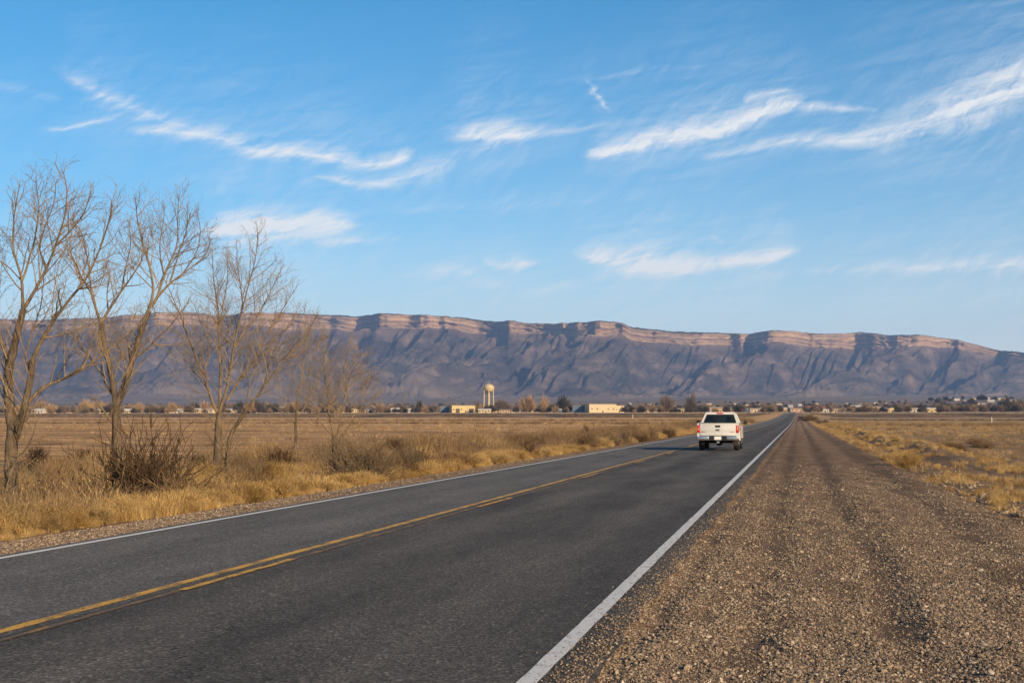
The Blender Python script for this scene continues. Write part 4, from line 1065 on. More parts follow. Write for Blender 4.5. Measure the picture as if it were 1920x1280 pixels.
def pickup(loc, rz):
    t = empty('pickup_truck', loc, rz, label='white pickup truck driving away in the right lane', cat='pickup truck')
    W = .985; YR, YF = 1.22, 4.72
    # bed sides with wheel arches
    prof = [(.02, .66), (.03, 1.30), (.07, 1.325), (2.0, 1.325), (2.0, .56)] + arc(YR, .44, .47, 14, 166, 10) + [(.1, .56)]
    bed = MB()
    for s in (-1, 1):
        bed.prism(prof, s * (W - .13), s * W)
        bed.box(s * (W - .16) if s < 0 else s * (W - .16), s * (W - .05), .03, 2.0, 1.322, 1.35, .008)
    bed.box(-W + .14, W - .14, .06, 2.0, .74, .80).box(-W + .13, W - .13, 1.94, 1.99, .8, 1.31)
    bed_o = obj('bed', bed.mesh('bed', M_WPAINT, True), t)
    for s in (-1, 1):
        fl = MB()
        a = arc(YR, .44, .50, 4, 176, 12); b_ = arc(YR, .44, .45, 4, 176, 12)
        n_ = len(a)
        for k in range(n_ - 1):
            q = [a[k], a[k + 1], b_[k + 1], b_[k]]
            fl.prism(q, s * (W - .01), s * (W + .035))
        obj('wheel_arch', fl.mesh('wheel_arch', M_WPAINT), t)
    # tailgate with its recessed handle, crease and badges
    tg = MB().box(-W + .135, W - .135, -.015, .05, .715, 1.315, .012).box(-W + .14, W - .14, -.024, .0, 1.245, 1.312, .006).box(-W + .17, W - .17, -.022, .0, .73, .87, .006)
    tg_o = obj('tailgate', tg.mesh('tailgate', M_WPAINT, True), t)
    obj('tailgate_cap', MB().box(-W + .13, W - .13, -.022, .06, 1.318, 1.342, .006).mesh('cap', M_BLACK), tg_o)
    obj('handle', MB().box(-.12, .12, -.034, -.012, 1.12, 1.215, .01).box(-.10, .10, -.045, -.03, 1.165, 1.195, .005).mesh('handle', M_BLACK), tg_o)
    fc = bpy.data.curves.new('emblem', 'FONT'); fc.body = 'GMC'; fc.size = .155; fc.align_x = 'CENTER'; fc.extrude = .006; fc.offset = .003; fc.materials.append(M_BADGE)
    em = bpy.data.objects.new('emblem', fc); em.location = (0, -.03, .955); em.rotation_euler = (math.pi / 2, 0, 0); em.scale = (.62, .8, 1); link(em, tg_o)
    for x0, x1 in ((-.80, -.60), (.60, .76)):
        obj('badge', MB().box(x0, x1, -.022, -.012, .885, .918, .004).mesh('badge', M_BADGE), tg_o)
    # tail lamps
    for s in (-1, 1):
        xa, xb = sorted((s * (W - .125), s * (W + .006)))
        tl = obj('tail_light', MB().box(xa, xb, -.012, .10, .86, 1.225, .014).mesh('tail_light', M_RED, True), t)
        obj('reversing_lens', MB().box(xa + .03, xb - .03, -.019, .0, .985, 1.06, .006).mesh('lens', M_REDLIGHT), tl)
        obj('stop_lens', MB().box(xa + .03, xb - .03, -.019, .0, 1.085, 1.195, .006).mesh('lens', M_REDLIGHT if s > 0 else M_RED), tl)
    # cab
    prof = [(1.99, .56), (1.99, 1.33), (2.06, 1.36), (4.02, 1.30), (4.02, .56)]
    cab = MB().prism(prof, -W + .01, W - .01)
    zb, zt_ = 1.34, 1.80
    wb, wt = .93, .725
    yb0, yb1, yt0, yt1 = 2.03, 4.05, 2.17, 3.28
    # pillars and roof of the greenhouse, open where the glass is
    def pillar(p, q, w_):
        p, q = np.array(p), np.array(q); cab.tube([p, q], w_, 6)
    for s in (-1, 1):
        cab.poly([(s * wb, yb0, zb), (s * wb * .86, yb0 - .002, zb), (s * wt * .90, yt0 - .012, zt_ - .035), (s * wt, yt0 - .012, zt_ - .0), (s * wb, yb0 + .17, zb), (s * wt, yt0 + .15, zt_)],
                 [(0, 1, 2, 3), (0, 4, 5, 3)])
        pillar((s * (wb - .03), 4.02, zb - .02), (s * (wt - .03), yt1, zt_ - .01), .04)
        pillar((s * (wb - .02), 3.05, zb - .02), (s * (wt - .02), 2.95, zt_ - .01), .045)
    roof = MB().poly([(-wt, yt0, zt_), (wt, yt0, zt_), (wt, yt1, zt_), (-wt, yt1, zt_),
                      (-wt * .93, yt0 + .05, zt_ + .055), (wt * .93, yt0 + .05, zt_ + .055), (wt * .93, yt1 - .08, zt_ + .055), (-wt * .93, yt1 - .08, zt_ + .055),
                      (-wt * .90, yt0 - .014, zt_ - .07), (wt * .90, yt0 - .014, zt_ - .07)],
                     [(4, 5, 6, 7), (0, 1, 5, 4), (1, 2, 6, 5), (2, 3, 7, 6), (3, 0, 4, 7), (0, 8, 9, 1), (0, 3, 2, 1)])
    obj('cab', cab.mesh('cab', M_WPAINT, False), t)
    obj('roof', roof.mesh('roof', M_WPAINT, False), t)
    obj('rear_window', MB().poly([(-wb * .86, yb0 - .004, zb), (wb * .86, yb0 - .004, zb), (wt * .90, yt0 - .016, zt_ - .07), (-wt * .90, yt0 - .016, zt_ - .07)], [(0, 1, 2, 3)]).mesh('rear_window', M_GLASS), t)
    gk = MB()
    a = [(-wb * .86, zb, yb0), (wb * .86, zb, yb0), (wt * .90, zt_ - .07, yt0 - .012), (-wt * .90, zt_ - .07, yt0 - .012)]
    gk.tube([(p[0], p[2] - .012, p[1]) for p in a + [a[0]]], .014, 5)
    obj('window_seal', gk.mesh('window_seal', M_BLACK), t)
    obj('windscreen', MB().poly([(-wb + .04, 4.03, zb), (wb - .04, 4.03, zb), (wt - .04, yt1 + .01, zt_), (-wt + .04, yt1 + .01, zt_)], [(0, 1, 2, 3)]).mesh('windscreen', M_GLASS), t)
    for s in (-1, 1):
        obj('side_window', MB().poly([(s * (wb - .005), yb0 + .2, zb), (s * (wb - .005), 4.0, zb), (s * (wt - .005), yt1, zt_), (s * (wt - .005), yt0 + .17, zt_)], [(0, 1, 2, 3)]).mesh('side_window', M_GLASS), t)
    obj('brake_light', MB().box(-.15, .15, yt0 - .03, yt0 + .03, zt_ - .035, zt_ + .03, .01).mesh('brake_light', M_RED, True), t)
    for x in (-.42, .42):
        st = obj('seat', MB().box(x - .24, x + .24, 2.55, 2.75, .9, 1.42, .05).mesh('seat', M_SEAT, True), t)
        obj('headrest', MB().box(x - .13, x + .13, 2.53, 2.63, 1.45, 1.62, .04).mesh('headrest', M_SEAT, True), st)
    # bonnet and front wings
    nose = [(4.02, .56), (4.02, 1.30), (4.9, 1.24), (5.55, 1.16), (5.68, 1.0), (5.70, .56)] + arc(YF, .44, .47, 14, 166, 10)
    hood = MB()
    for s in (-1, 1): hood.prism(nose, s * (W - .25), s * (W + .0))
    hood.prism([(4.02, .9), (4.02, 1.32), (4.9, 1.27), (5.55, 1.18), (5.66, 1.0), (5.66, .9)], -W + .25, W - .25)
    obj('bonnet', hood.mesh('bonnet', M_WPAINT, False), t)
    obj('front_bumper', MB().box(-W + .02, W - .02, 5.62, 5.82, .42, .70, .04).mesh('front_bumper', M_CHROME, True), t)
    # mirrors
    for s in (-1, 1):
        xa, xb = sorted((s * 1.09, s * 1.27))
        mr = obj('mirror', MB().box(xa, xb, 3.72, 3.84, 1.24, 1.44, .03).mesh('mirror', M_BLACK, True), t)
        xa, xb = sorted((s * .9, s * 1.12))
        obj('mirror_arm', MB().box(xa, xb, 3.76, 3.82, 1.27, 1.32, .01).mesh('mirror_arm', M_BLACK), mr)
    # rear bumper with its step pads and plate
    bp = MB()
    for s in (-1, 1):
        bp.box(min(s * .42, s * (W - .02)), max(s * .42, s * (W - .02)), -.15, .06, .50, .695, .03)
    bp.box(-.43, .43, -.10, .05, .50, .66, .01)
    bo = obj('rear_bumper', bp.mesh('rear_bumper', M_CHROME, True), t)
    for s in (-1, 1):
        obj('step_pad', MB().box(min(s * .19, s * .41), max(s * .19, s * .41), -.125, -.09, .52, .69, .01).mesh('step_pad', M_BLACK), bo)
    obj('licence_plate', MB().box(-.16, .16, -.122, -.11, .525, .69, .003).mesh('licence_plate', M_PLATE), bo)
    obj('hitch', MB().box(-.06, .06, -.16, .2, .36, .46, .01).lathe([(.0, -.17), (.045, -.17), (.05, -.12), (.0, -.12)], 12, 'y', (0, 0, .41)).mesh('hitch', M_CHROME), t)
    # axle, frame rails, exhaust
    un = MB().tube([(-.8, YR, .40), (-.14, YR, .40)], .055, 8).tube([(.14, YR, .40), (.8, YR, .40)], .055, 8)
    un.lathe([(0, -.20), (.10, -.17), (.17, -.06), (.18, .06), (.10, .17), (0, .2)], 14, 'y', (0, YR, .39))
    un.box(-.55, -.45, .1, 5.2, .50, .62).box(.45, .55, .1, 5.2, .50, .62).box(-.8, .8, .5, 5.3, .60, .66).box(-.7, .7, .12, .2, .46, .58)
    obj('underbody', un.mesh('underbody', M_UNDER), t)
    obj('exhaust_pipe', MB().tube([(.62, .05, .46), (.62, .5, .47), (.45, 1.6, .48)], .038, 10).mesh('exhaust_pipe', M_CHROME), t)
    for s in (-1, 1):
        obj('mud_flap', MB().box(min(s * .68, s * .96), max(s * .68, s * .96), .70, .72, .24, .60).mesh('mud_flap', M_UNDER), t)
    # wheels
    ty = MB().lathe([(.21, -.11), (.33, -.125), (.375, -.115), (.392, -.085), (.392, .085), (.375, .115), (.33, .125), (.21, .11)], 36, 'x').mesh('tyre', M_RUBBER, True)
    rm = MB().lathe([(0, .06), (.06, .075), (.08, .05), (.19, .07), (.215, .11), (.215, -.11), (0, -.10)], 20, 'x').mesh('rim', M_RIM, True)
    for s in (-1, 1):
        for y in (YR, YF):
            wv = empty('wheel', (s * .835, y, .39), parent=t)
            obj('tyre', ty, wv)
            obj('rim', rm, wv, rot=(0, 0, 0 if s > 0 else math.pi))
    return t
pickup((-3.76, 67.2, float(road_z(68)) + .0), 0.0)

# ------------------------------------------------------------------ dark car far down the gravel shoulder
M_DARKCAR = flat('dark red car paint', (.035, .016, .016), .35, .5, coat=.4)
def far_car(loc, rz, label):
    t = empty('parked_car', loc, rz, label=label, cat='car')
    body = MB().prism([(0, .35), (.02, .85), (.5, .95), (.75, .98), (1.3, 1.38), (2.6, 1.40), (3.3, 1.0), (4.3, .85), (4.4, .4)], -.88, .88)
    bo = obj('body', body.mesh('body', M_DARKCAR, False), t)
    obj('rear_window', MB().poly([(-.7, .80, 1.02), (.7, .80, 1.02), (.6, 1.26, 1.36), (-.6, 1.26, 1.36)], [(0, 1, 2, 3)]).mesh('rear_window', M_BLACK), t).location = (0, -.02, .01)
    for s in (-1, 1):
        obj('tail_light', MB().box(min(s * .6, s * .87), max(s * .6, s * .87), -.03, .05, .68, .82).mesh('tail_light', M_RED), t)
    ty = MB().lathe([(0, -.1), (.3, -.1), (.33, -.06), (.33, .06), (.3, .1), (0, .1)], 18, 'x').mesh('tyre', M_RUBBER)
    for s in (-1, 1):
        for y in (.85, 3.5): obj('wheel', ty, t, loc=(s * .8, y, .33))
    return t
cx, cy_, cz_ = at(1497, 430)
far_car((1.0, cy_, float(road_z(cy_)) - .04), 0.05, 'dark car stopped on the gravel far down the road')
# ------------------------------------------------------------------ town under the mesa
WALL = {'white': (.45, .40, .34), 'cream': (.50, .40, .26), 'yellow': (.52, .39, .19), 'tan': (.46, .34, .22), 'grey': (.30, .30, .30), 'brown': (.17, .11, .075), 'blue': (.10, .14, .19), 'pink': (.48, .31, .23)}
ROOF = {'white': (.5, .48, .45), 'grey': (.22, .215, .21), 'brown': (.12, .085, .065), 'red': (.26, .11, .075), 'tan': (.36, .28, .20)}
M_WALL = {k: flat(k + ' wall', v, .85, .15, var=.1, sc=.3) for k, v in WALL.items()}
M_ROOF = {k: flat(k + ' roof', v, .85, .15, var=.15, sc=.4) for k, v in ROOF.items()}
M_PANE = flat('dark window', (.03, .035, .04), .2, .5)
M_DOOR = flat('brown door', (.09, .065, .05), .7, .2)
HC = {}
def house_meshes(w, l, h, rh, wc, rc, eave=.5, gable_front=False):
    key = (round(w), round(l), round(h, 1), round(rh, 1), wc, rc, gable_front)
    if key in HC: return HC[key]
    if gable_front:   # ridge runs away from the viewer
        wall = MB().poly([(-w/2,-l/2,-1),(w/2,-l/2,-1),(w/2,l/2,-1),(-w/2,l/2,-1),(-w/2,-l/2,h),(w/2,-l/2,h),(w/2,l/2,h),(-w/2,l/2,h),(0,-l/2,h+rh),(0,l/2,h+rh)],
                         [(0,1,5,8,4),(2,3,7,9,6),(1,2,6,5),(3,0,4,7)])
        e = eave; k = rh / (w / 2)
        rf = MB()
        for s in (-1, 1):
            a, b = (s*(w/2+e), h-k*e+.05), (0, h+rh+.05)
            rf.poly([(a[0],-l/2-e,a[1]),(b[0],-l/2-e,b[1]),(b[0],l/2+e,b[1]),(a[0],l/2+e,a[1]),(a[0],-l/2-e,a[1]+.25),(b[0],-l/2-e,b[1]+.25),(b[0],l/2+e,b[1]+.25),(a[0],l/2+e,a[1]+.25)],
                    [(0,1,2,3),(4,7,6,5),(0,4,5,1),(2,6,7,3),(0,3,7,4)])
    else:
        wall = MB().poly([(-w/2,-l/2,-1),(w/2,-l/2,-1),(w/2,l/2,-1),(-w/2,l/2,-1),(-w/2,-l/2,h),(w/2,-l/2,h),(w/2,l/2,h),(-w/2,l/2,h),(-w/2,0,h+rh),(w/2,0,h+rh)],
                         [(0,1,5,4),(2,3,7,6),(1,2,6,9,5),(3,0,4,8,7)])
        e = eave; k = rh / (l / 2); rf = MB()
        for s in (-1, 1):
            a, b = (s*(l/2+e), h-k*e+.05), (0, h+rh+.05)
            rf.poly([(-w/2-e,a[0],a[1]),(-w/2-e,b[0],b[1]),(w/2+e,b[0],b[1]),(w/2+e,a[0],a[1]),(-w/2-e,a[0],a[1]+.25),(-w/2-e,b[0],b[1]+.25),(w/2+e,b[0],b[1]+.25),(w/2+e,a[0],a[1]+.25)],
                    [(0,1,2,3),(4,7,6,5),(0,4,5,1),(2,6,7,3),(0,3,7,4)])
    HC[key] = (wall.mesh('wall', M_WALL[wc]), rf.mesh('roof', M_ROOF[rc]))
    return HC[key]
PANE_ME = MB().box(-.6, .6, -.06, .06, 0, 1.2).mesh('window', M_PANE)
DOOR_ME = MB().box(-.55, .55, -.06, .06, 0, 2.1).mesh('door', M_DOOR)
def house(px, D, w, l, h, rh, wc, rc, label, group=None, rz=None, gf=False, wins=0, name='house', eave=.5, cat='house'):
    X, Y, Z = at(px, D)
    rz = YAW * .6 if rz is None else rz
    t = empty(name, (X, Y, Z), rz, label=label, cat=cat, group=group)
    wm, rm = house_meshes(w, l, h, rh, wc, rc, eave, gf)
    obj('wall', wm, t); obj('roof', rm, t)
    for k in range(wins):
        x = -w / 2 + w * (k + .5) / wins
        if k == wins // 2: obj('door', DOOR_ME, t, loc=(x, -l / 2 - .05, 0))
        else: obj('window', PANE_ME, t, loc=(x, -l / 2 - .05, max(1.0, h * .38)))
    return t
BAY_ME = MB().box(-2.0, 2.0, -.08, .08, 0, 4.2).mesh('loading_door', M_DOOR)
def W_(a, b, D): return (b - a) / F_PX * D
TD = 1420.0
# the big sheds, with blue blocks added for their shaded sides
house(866, TD, W_(844, 888, TD), 20, 7.0, .9, 'yellow', 'tan', 'long yellow metal shed left of the water tower', rz=.42, wins=6, name='warehouse', eave=.15, cat='shed')
_s = [o for o in COL.objects if o.name.startswith('warehouse')][0]
for x_ in (-6, 8): obj('loading_door', BAY_ME, _s, loc=(x_, -10.1, 0))
house(834, TD + 12, 9, 16, 5.2, 2.2, 'blue', 'grey', 'blue-grey gabled block added as the shaded left end of the yellow shed', rz=.25, gf=True, name='warehouse', cat='shed')  # stand-in block: shade on the yellow shed's left side put into wall colour
house(1124, TD, W_(1096, 1148, TD), 26, 8.2, .8, 'cream', 'tan', 'large cream metal shed right of the dark bare tree', rz=.40, wins=5, name='warehouse', eave=.15, cat='shed')
house(1157, TD + 8, W_(1148, 1166, TD), 18, 6.8, .6, 'cream', 'tan', 'lower cream shed at the right end of the large cream shed', rz=.40, wins=3, name='warehouse', eave=.15, cat='shed')
house(1086, TD + 14, 13, 20, 6.4, 1.0, 'blue', 'grey', 'slate blue block standing in for the shaded left side of the large cream shed', rz=.1, name='warehouse', eave=.15, cat='shed')  # added block, its blue wall paints the shade on the cream shed's side
house(1048, TD + 25, 16, 12, 4.4, 1.6, 'white', 'white', 'white house under the dark bare tree in the town', wins=4)
house(1046, TD - 10, 7, 8, 3.0, .8, 'blue', 'white', 'small grey hut with a white roof in front of a white house', wins=2)
house(507, TD + 60, 27, 12, 5.0, 1.4, 'white', 'white', 'long white building seen through the branches of the fan-shaped tree', wins=6)
house(742, TD - 20, 8, 8, 3.4, 1.6, 'white', 'white', 'white house with a white roof left of the two tall poles', wins=3)
house(772, TD - 10, 6.5, 8, 4.4, .8, 'white', 'grey', 'white box-like house right of the two tall poles', wins=3)
house(705, TD - 20, 7, 7, 3.0, 1.4, 'cream', 'brown', 'small cream house right of the roadside trees', wins=2)
house(909, TD - 30, 12, 9, 3.0, 1.0, 'cream', 'white', 'low cream house at the foot of the water tower', wins=4)
house(947, TD - 10, 11, 9, 3.0, 1.4, 'tan', 'brown', 'tan house with a dark porch right of the water tower', wins=4)
house(965, TD - 10, 6.5, 8, 3.2, 1.6, 'white', 'brown', 'white house with a curved brown roof beside the golden trees', wins=2)
house(1279, TD - 10, 9.5, 8, 2.8, 1.2, 'yellow', 'tan', 'yellow house behind the pickup, between two round bare trees', wins=3)
house(1233, TD, 8, 8, 3.0, 1.2, 'white', 'white', 'white house just left of the first round bare tree', wins=3)
house(1212, TD + 5, 9, 8, 2.8, 1.2, 'tan', 'brown', 'tan house two doors left of the first round bare tree', wins=3)
house(1350, TD + 5, 22, 12, 4.2, 1.2, 'tan', 'tan', 'wide tan building showing above the pickup roof', wins=5)
house(1398, TD + 5, 9, 9, 3.4, .8, 'blue', 'grey', 'dark blue shed right of the pickup', wins=2)
house(1415, TD - 15, 10, 8, 3.4, .8, 'cream', 'tan', 'cream house between the pickup and the road crest', wins=3)
house(1447, TD + 20, 6, 8, 3.2, 1.6, 'pink', 'grey', 'small pinkish house left of where the road ends', wins=2)
house(1500, TD + 60, 22, 10, 3.2, .8, 'pink', 'tan', 'low pinkish building at the end of the road', wins=5)
house(1528, TD + 80, 20, 14, 4.0, 2.4, 'tan', 'red', 'building with a broad reddish roof right of the road end', wins=4)
house(1546, TD - 10, 8, 4, 2.8, .3, 'white', 'white', 'white trailer beside the reddish roofed building', wins=3, eave=.1)
house(1565, TD, 8, 8, 2.6, 1.2, 'cream', 'tan', 'cream house right of the white trailer', wins=3)
house(1585, TD + 10, 8, 8, 3.0, 1.0, 'grey', 'grey', 'grey house two doors right of the white trailer', wins=3)
house(1606, TD + 260, 14, 12, 4.0, 2.8, 'tan', 'white', 'house with a white roof patch among dark trees right of the road', wins=3)
house(1640, TD + 60, 18, 12, 3.2, 2.6, 'tan', 'tan', 'house with a wide low tan roof right of the road', wins=4)
house(1671, TD, 9.5, 8, 2.8, 2.0, 'yellow', 'tan', 'yellow gabled house in the right half of the town', wins=3, gf=True)
house(1712, TD + 10, 9, 8, 2.8, 1.6, 'white', 'tan', 'pale house left of the dark round tree on the right', wins=3)
house(1745, TD, 9, 8, 3.6, .8, 'yellow', 'white', 'bright yellow house right of the dark round tree', wins=3)
house(1757, TD + 5, 3, 3, 2.6, .4, 'white', 'white', 'little white hut next to the bright yellow house')
house(1820, TD + 150, 16, 9, 2.6, 1.0, 'tan', 'white', 'low house with a long pale roof in the far right of the town', wins=4)
house(1862, TD + 420, 9, 9, 3.2, 1.8, 'white', 'white', 'bright white house near the grove at the right edge', wins=2)
rh = random.Random(12)
def many(n_, x0, x1, d0, d1, label, group, cols, roofs, gap=1.0):
    for k in range(n_):
        px = x0 + (x1 - x0) * (k + rh.uniform(.1, .9)) / n_; D = rh.uniform(d0, d1)
        house(px, D, rh.choice([7, 9, 11, 13]), rh.choice([8, 9]), rh.choice([2.8, 3.2]), rh.choice([1.0, 1.6]), (wc := rh.choice(cols)), (rc := rh.choice(roofs)), label if 'tiny' in label else 'small %s house with a %s roof %s' % (wc, rc, label.split('house ', 1)[1]), group, rz=YAW * .6 + rh.choice([0, .1, -.2, 1.57]), wins=3 if D < 1700 else 0)
many(20, 40, 300, 1400, 1700, 'small pale house behind the two leftmost bare trees', 'houses behind the leftmost trees', ['white', 'white', 'cream', 'tan'], ['white', 'grey', 'tan'])
many(14, 300, 480, 1400, 1620, 'small pale house behind the fan-shaped bare tree', 'houses behind the fan-shaped tree', ['white', 'cream', 'tan'], ['white', 'brown', 'tan'])
many(9, 540, 700, 1400, 1560, 'small pale house behind the rightmost roadside trees', 'houses behind the rightmost roadside trees', ['white', 'cream', 'tan'], ['white', 'brown', 'grey'])
many(10, 785, 1040, 1450, 1750, 'small house among the trees around the water tower', 'houses around the water tower', ['white', 'cream', 'tan', 'brown'], ['brown', 'grey', 'white'])
many(12, 1166, 1330, 1450, 1900, 'small house right of the large cream shed', 'houses right of the large cream shed', ['white', 'tan', 'cream', 'pink'], ['brown', 'grey', 'white', 'tan'])
many(10, 1350, 1480, 1500, 2100, 'small far house above the pickup', 'houses above the pickup', ['tan', 'cream', 'brown'], ['brown', 'grey', 'tan'])
many(16, 1500, 1780, 1500, 2200, 'small house on the right side of the town', 'houses on the right of the town', ['tan', 'cream', 'white', 'pink', 'brown'], ['brown', 'grey', 'white', 'tan'])
many(22, 1770, 1900, 2500, 3100, 'tiny pale house on the low dark hill at the far right', 'houses on the low hill', ['white', 'white', 'cream', 'tan'], ['white', 'grey'])
many(24, 1120, 1760, 2500, 3600, 'tiny house on the plain far behind the town', 'houses on the plain', ['white', 'cream', 'tan'], ['white', 'grey', 'tan'])

# water tower: tank, riser, legs, braces
M_TANK = flat('cream tank paint', (.46, .36, .20), .6, .3, var=.08, sc=.2)
def water_tower(px, D, top_px, base_px):
    X, Y, Z = at(px, D)
    H = px_z(top_px, D) - Z
    t = empty('water_tower', (X, Y, Z), .35, label='cream water tower with a globe tank on legs, above the town', cat='water tower')
    R = W_(906.5, 926.5, D) / 2
    tz = H - R * .84
    prof = [(0, tz - R * .82)] + [(R * math.sin(R_(a)) , tz - R * .82 * math.cos(R_(a))) for a in range(12, 90, 13)] + [(R, tz), (R, tz + .2)] + [(R * math.cos(R_(a)), tz + .2 + R * .82 * math.sin(R_(a))) for a in range(12, 90, 13)] + [(.3, H), (0, H + .05)]
    tank = obj('tank', MB().lathe(prof, 32).mesh('tank', M_TANK, True), t)
    obj('balcony', MB().lathe([(R * .98, tz - .2), (R * 1.06, tz - .2), (R * 1.06, tz + .9), (R * 1.03, tz + .9), (R * 1.03, tz), (R * .98, tz)], 32).mesh('balcony', M_TANK), tank)
    obj('finial', MB().lathe([(.5, H - .1), (.5, H + .5), (0, H + .8)], 10).mesh('finial', M_TANK), tank)
    obj('riser', MB().lathe([(2.0, -1), (1.8, 3), (1.25, 6), (1.25, tz - R * .8), (2.0, tz - R * .6)], 18).mesh('riser', M_TANK, True), t)
    legs = []
    for k in range(6):
        a = R_(60 * k + 20); p = lambda r_, z_: (r_ * math.cos(a), r_ * math.sin(a), z_)
        obj('leg', MB().tube([p(R * 1.12, -1), p(R * .93, tz)], .42, 8).mesh('leg', M_TANK), t)
    br = MB()
    for z_ in (tz * .33, tz * .66):
        rr = R * (1.12 - .19 * z_ / tz)
        for k in range(6):
            a, b = R_(60 * k + 20), R_(60 * k + 80)
            br.tube([(rr * math.cos(a), rr * math.sin(a), z_), (rr * math.cos(b), rr * math.sin(b), z_)], .12, 5)
    obj('brace_ring', br.mesh('brace_ring', M_TANK), t)
water_tower(916.5, 1500, 719.5, 771)

# poles
M_POLE = flat('weathered pole', (.16, .10, .065), .9, .1)
def pole(px, D, top_px, label, arms=1, group=None):
    X, Y, Z = at(px, D); H = px_z(top_px, D) - Z
    t = empty('utility_pole', (X, Y, Z), .3, label=label, cat='utility pole', group=group)
    obj('post', MB().tube([(0, 0, -1), (0, 0, H)], [.30, .2], 8).mesh('post', M_POLE), t)
    for k in range(arms): obj('crossarm', MB().box(-1.3, 1.3, -.1, .1, H - .9 - 1.2 * k, H - .7 - 1.2 * k).mesh('crossarm', M_POLE), t)
pole(757, 1430, 736, 'left one of the two tall poles left of the yellow shed', 2)
pole(761.5, 1440, 737, 'right one of the two tall poles left of the yellow shed', 1)
pole(1768, 1440, 752, 'pole standing right of the bright yellow house', 1)
pole(1353, 1520, 757, 'pole standing above the pickup cab', 1)
for k, px in enumerate([1150, 1390, 1560, 1688, 1858]):
    pole(px, 1650 + 60 * k, 757, 'thin pole among the houses of the town', 1, 'thin poles in the town')
M_POST = flat('pale post', (.5, .44, .36), .9, .1)
def stake(px, D, h_, label):
    X, Y, Z = at(px, D); obj('marker_post', MB().box(-.14, .14, -.14, .14, -.3, h_, .03).box(-.18, .18, -.18, .18, h_ - .25, h_ + .02, .02).mesh('marker_post', M_POST), loc=(X, Y, Z), label=label, cat='post')
stake(1186, 760, 2.2, 'pale marker post in the field left of the pickup')
stake(1858, 430, 1.7, 'pale marker post far out in the right-hand field')

# town trees
def crown_mesh(seed, n_, w, h, base, mats, wid, trunk=True, name='far_tree'):
    r = random.Random(seed); V, Fc, mi = [], [], []
    def strip_(p, q, a, b):
        d = q - p; s_ = np.cross(d, np.array([r.gauss(0, 1), r.gauss(0, 1), r.gauss(0, 1)])); s_ /= np.linalg.norm(s_) + 1e-9
        k = len(V); V.extend([p - s_ * a, p + s_ * a, q + s_ * b, q - s_ * b]); Fc.append((k, k + 1, k + 2, k + 3))
    o_ = np.array([0, 0, base])
    for i in range(n_):
        a = r.uniform(0, 6.283); el = math.asin(r.uniform(-.05, 1.0)); rr = r.uniform(.25, 1.0) ** .6
        lump = 1 + .22 * math.sin(3 * a + seed) + .15 * math.sin(5 * a + 2 * el * 3 + seed * 2)
        q = o_ + np.array([w * math.cos(a) * math.cos(el), w * math.sin(a) * math.cos(el), h * math.sin(el)]) * rr * lump
        p = o_ + (q - o_) * r.uniform(.55, .85) + np.array([r.gauss(0, .3), r.gauss(0, .3), -r.uniform(.2, 1.0)])
        strip_(p, q, wid, wid * .5)
    T = Tubes()
    for k in range(7):
        a = 6.283 * k / 7; pt = shoot(np.array([0, 0, base * .5]), np.array([math.cos(a) * .6, math.sin(a) * .6, 1]), h * .8, r, 5, .05, .12); T.add(pt, np.linspace(.22, .06, len(pt)), 4)
    T.add(np.array([[0, 0, -1], [0, 0, base * .6], [.1, .1, base]]), [.5, .4, .3], 6)
    tv, tf = np.concatenate(T.V), np.concatenate(T.F)
    allv = np.vstack([np.array(V), tv]); allf = np.vstack([np.array(Fc), tf + len(V)])
    return mesh_np(name, allv, allf, mats)
ft = {'plain': [crown_mesh(s, 900, 5.5, 9, 2.0, M_FARTWIG, .10) for s in (1, 2, 3)], 'gold': [crown_mesh(s, 1500, 6, 11, 2.5, M_FARTWIG_GOLD, .10) for s in (4, 5)], 'dark': [crown_mesh(s, 1300, 5.5, 8, 2.0, M_FARTWIG_DARK, .14) for s in (6, 7)]}
def far_tree(kind, px, D, w, h, label, group=None, k=0):
    X, Y, Z = at(px, D); me = ft[kind][k % len(ft[kind])]
    bw, bh = {'plain': (5.5, 11), 'gold': (6, 13.5), 'dark': (5.5, 10)}[kind]
    obj('far_tree', me, loc=(X, Y, Z), rot=(0, 0, k * 1.3), scale=(w / bw / 2, w / bw / 2, h / bh), label=label, cat='tree', group=group)
far_tree('gold', 990, 1440, W_(972, 1010, 1440), 19, 'broad golden tree in the town right of the water tower', k=0)
far_tree('gold', 1020, 1450, W_(1010, 1030, 1450), 18, 'narrow golden tree in the town right of a broader one', k=1)
far_tree('dark', 1057, 1440, W_(1041, 1073, 1440), 18, 'round dark bare tree left of the large cream shed', k=0)
far_tree('plain', 1250, 1445, W_(1233, 1268, 1440), 20, 'broad round bare tree left of the pickup', k=0)
far_tree('plain', 1296, 1440, W_(1283, 1310, 1440), 20, 'narrower round bare tree just left of the pickup', k=1)
far_tree('dark', 787, 1450, W_(781, 795, 1450), 14, 'thin dark tree left of the yellow shed', k=1)
far_tree('plain', 940, 1450, W_(922, 955, 1450), 15, 'brown bushy tree just right of the water tower legs', k=2)
far_tree('dark', 1726, 1440, W_(1718, 1736, 1440), 9.5, 'dark round tree left of the bright yellow house', k=0)
far_tree('plain', 895, 1455, 10, 12, 'brown tree at the right end of the yellow shed', k=1)
rt = random.Random(5)
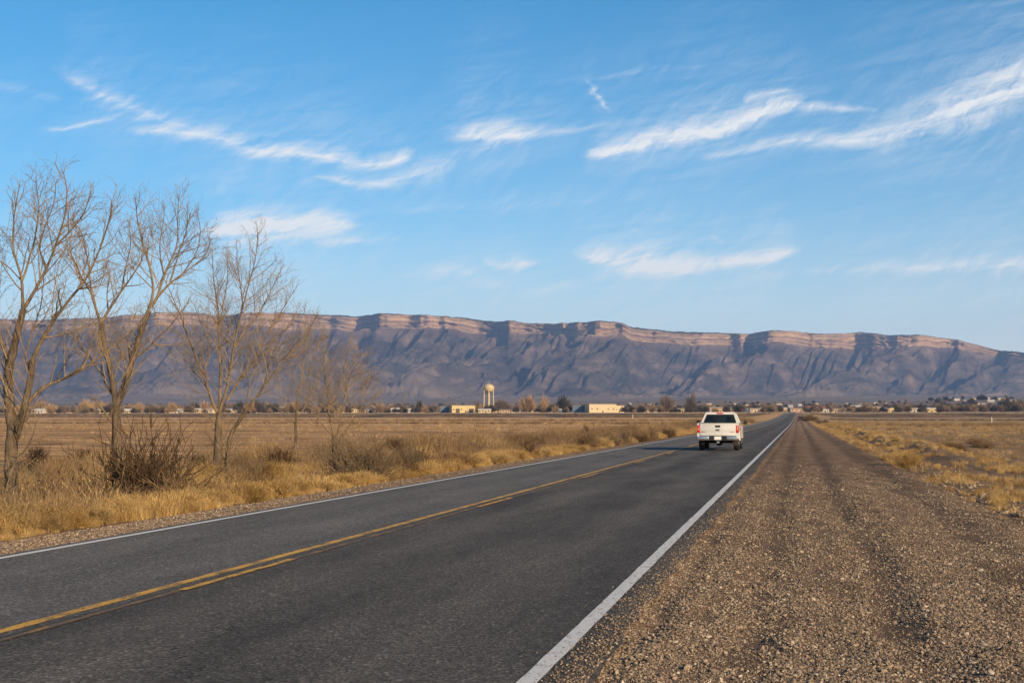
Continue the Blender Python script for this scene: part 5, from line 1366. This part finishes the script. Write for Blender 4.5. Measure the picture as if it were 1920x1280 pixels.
def trees(n_, x0, x1, d0, d1, h0, h1, kinds, label, group):
    for k in range(n_):
        h = rt.uniform(h0, h1); px = x0 + (x1 - x0) * (k + rt.random()) / n_; D = rt.uniform(d0, d1)
        if any(a < px < b for a, b in ((822, 898), (902, 931), (1070, 1170), (1664, 1680), (1736, 1756))): D = max(D, 1475)
        kd = rt.choice(kinds); wd = h * rt.uniform(.9, 1.6)
        lb = label if 'bare tree' not in label else ('low ' if h < 7 else 'tall ') + {'plain': 'brown', 'dark': 'dark', 'gold': 'golden'}[kd] + ' bare tree ' + label.split('bare tree ', 1)[1]
        far_tree(kd, px, D, wd, h, lb, group, rt.randint(0, 5))
trees(40, -40, 300, 1375, 1700, 6, 15, ['plain', 'plain', 'gold'], 'bare tree in the town behind the leftmost roadside trees', 'town trees behind the leftmost trees')
trees(40, 300, 700, 1380, 1700, 5, 13, ['plain', 'dark', 'gold'], 'bare tree in the town behind the right half of the roadside row', 'town trees behind the roadside row')
trees(40, 700, 1100, 1385, 1700, 4, 11, ['plain', 'dark', 'plain'], 'low bare tree among the houses around the water tower', 'town trees around the water tower')
trees(40, 1100, 1480, 1390, 1900, 4, 9, ['plain', 'dark', 'plain'], 'low bare tree in the town left of the road end', 'town trees left of the road end')
trees(60, 1490, 1925, 1390, 2000, 4, 9, ['plain', 'dark', 'dark'], 'low bare tree in the town right of the road', 'town trees right of the road')
trees(34, 1745, 1900, 2500, 3050, 6, 11, ['dark'], 'dark tree on the low hill at the far right', 'trees on the low hill')
trees(14, 1885, 1960, 1500, 1900, 9, 14, ['dark', 'plain'], 'dark tree of the grove at the right edge of the picture', 'grove at the right edge')
# the mass of trees and brush that fills the town and the plain behind it
n = 1500
pxs = RNG.uniform(-120, 2040, n); Ds = 1385 * (3800 / 1385) ** (RNG.random(n) ** 1.7)
lat = (pxs - 960) / F_PX * Ds; X = FWD[0] * Ds + RGT[0] * lat; Y = FWD[1] * Ds + RGT[1] * lat
k = np.abs(X + 5) > 14
for a_, b_ in ((822, 898), (902, 931), (1070, 1170), (1664, 1680), (1736, 1756)): k &= ~((pxs > a_) & (pxs < b_) & (Ds < 1475))
X, Y = X[k], Y[k]
scatter('distant_brush', ft['plain'] + ft['dark'], on_ground(X, Y), RNG.uniform(.42, 1.0, len(X)), RNG, 'brown mass of trees and brush filling the town and the plain behind it', 'brush', tilt=.03, stretch=.8)
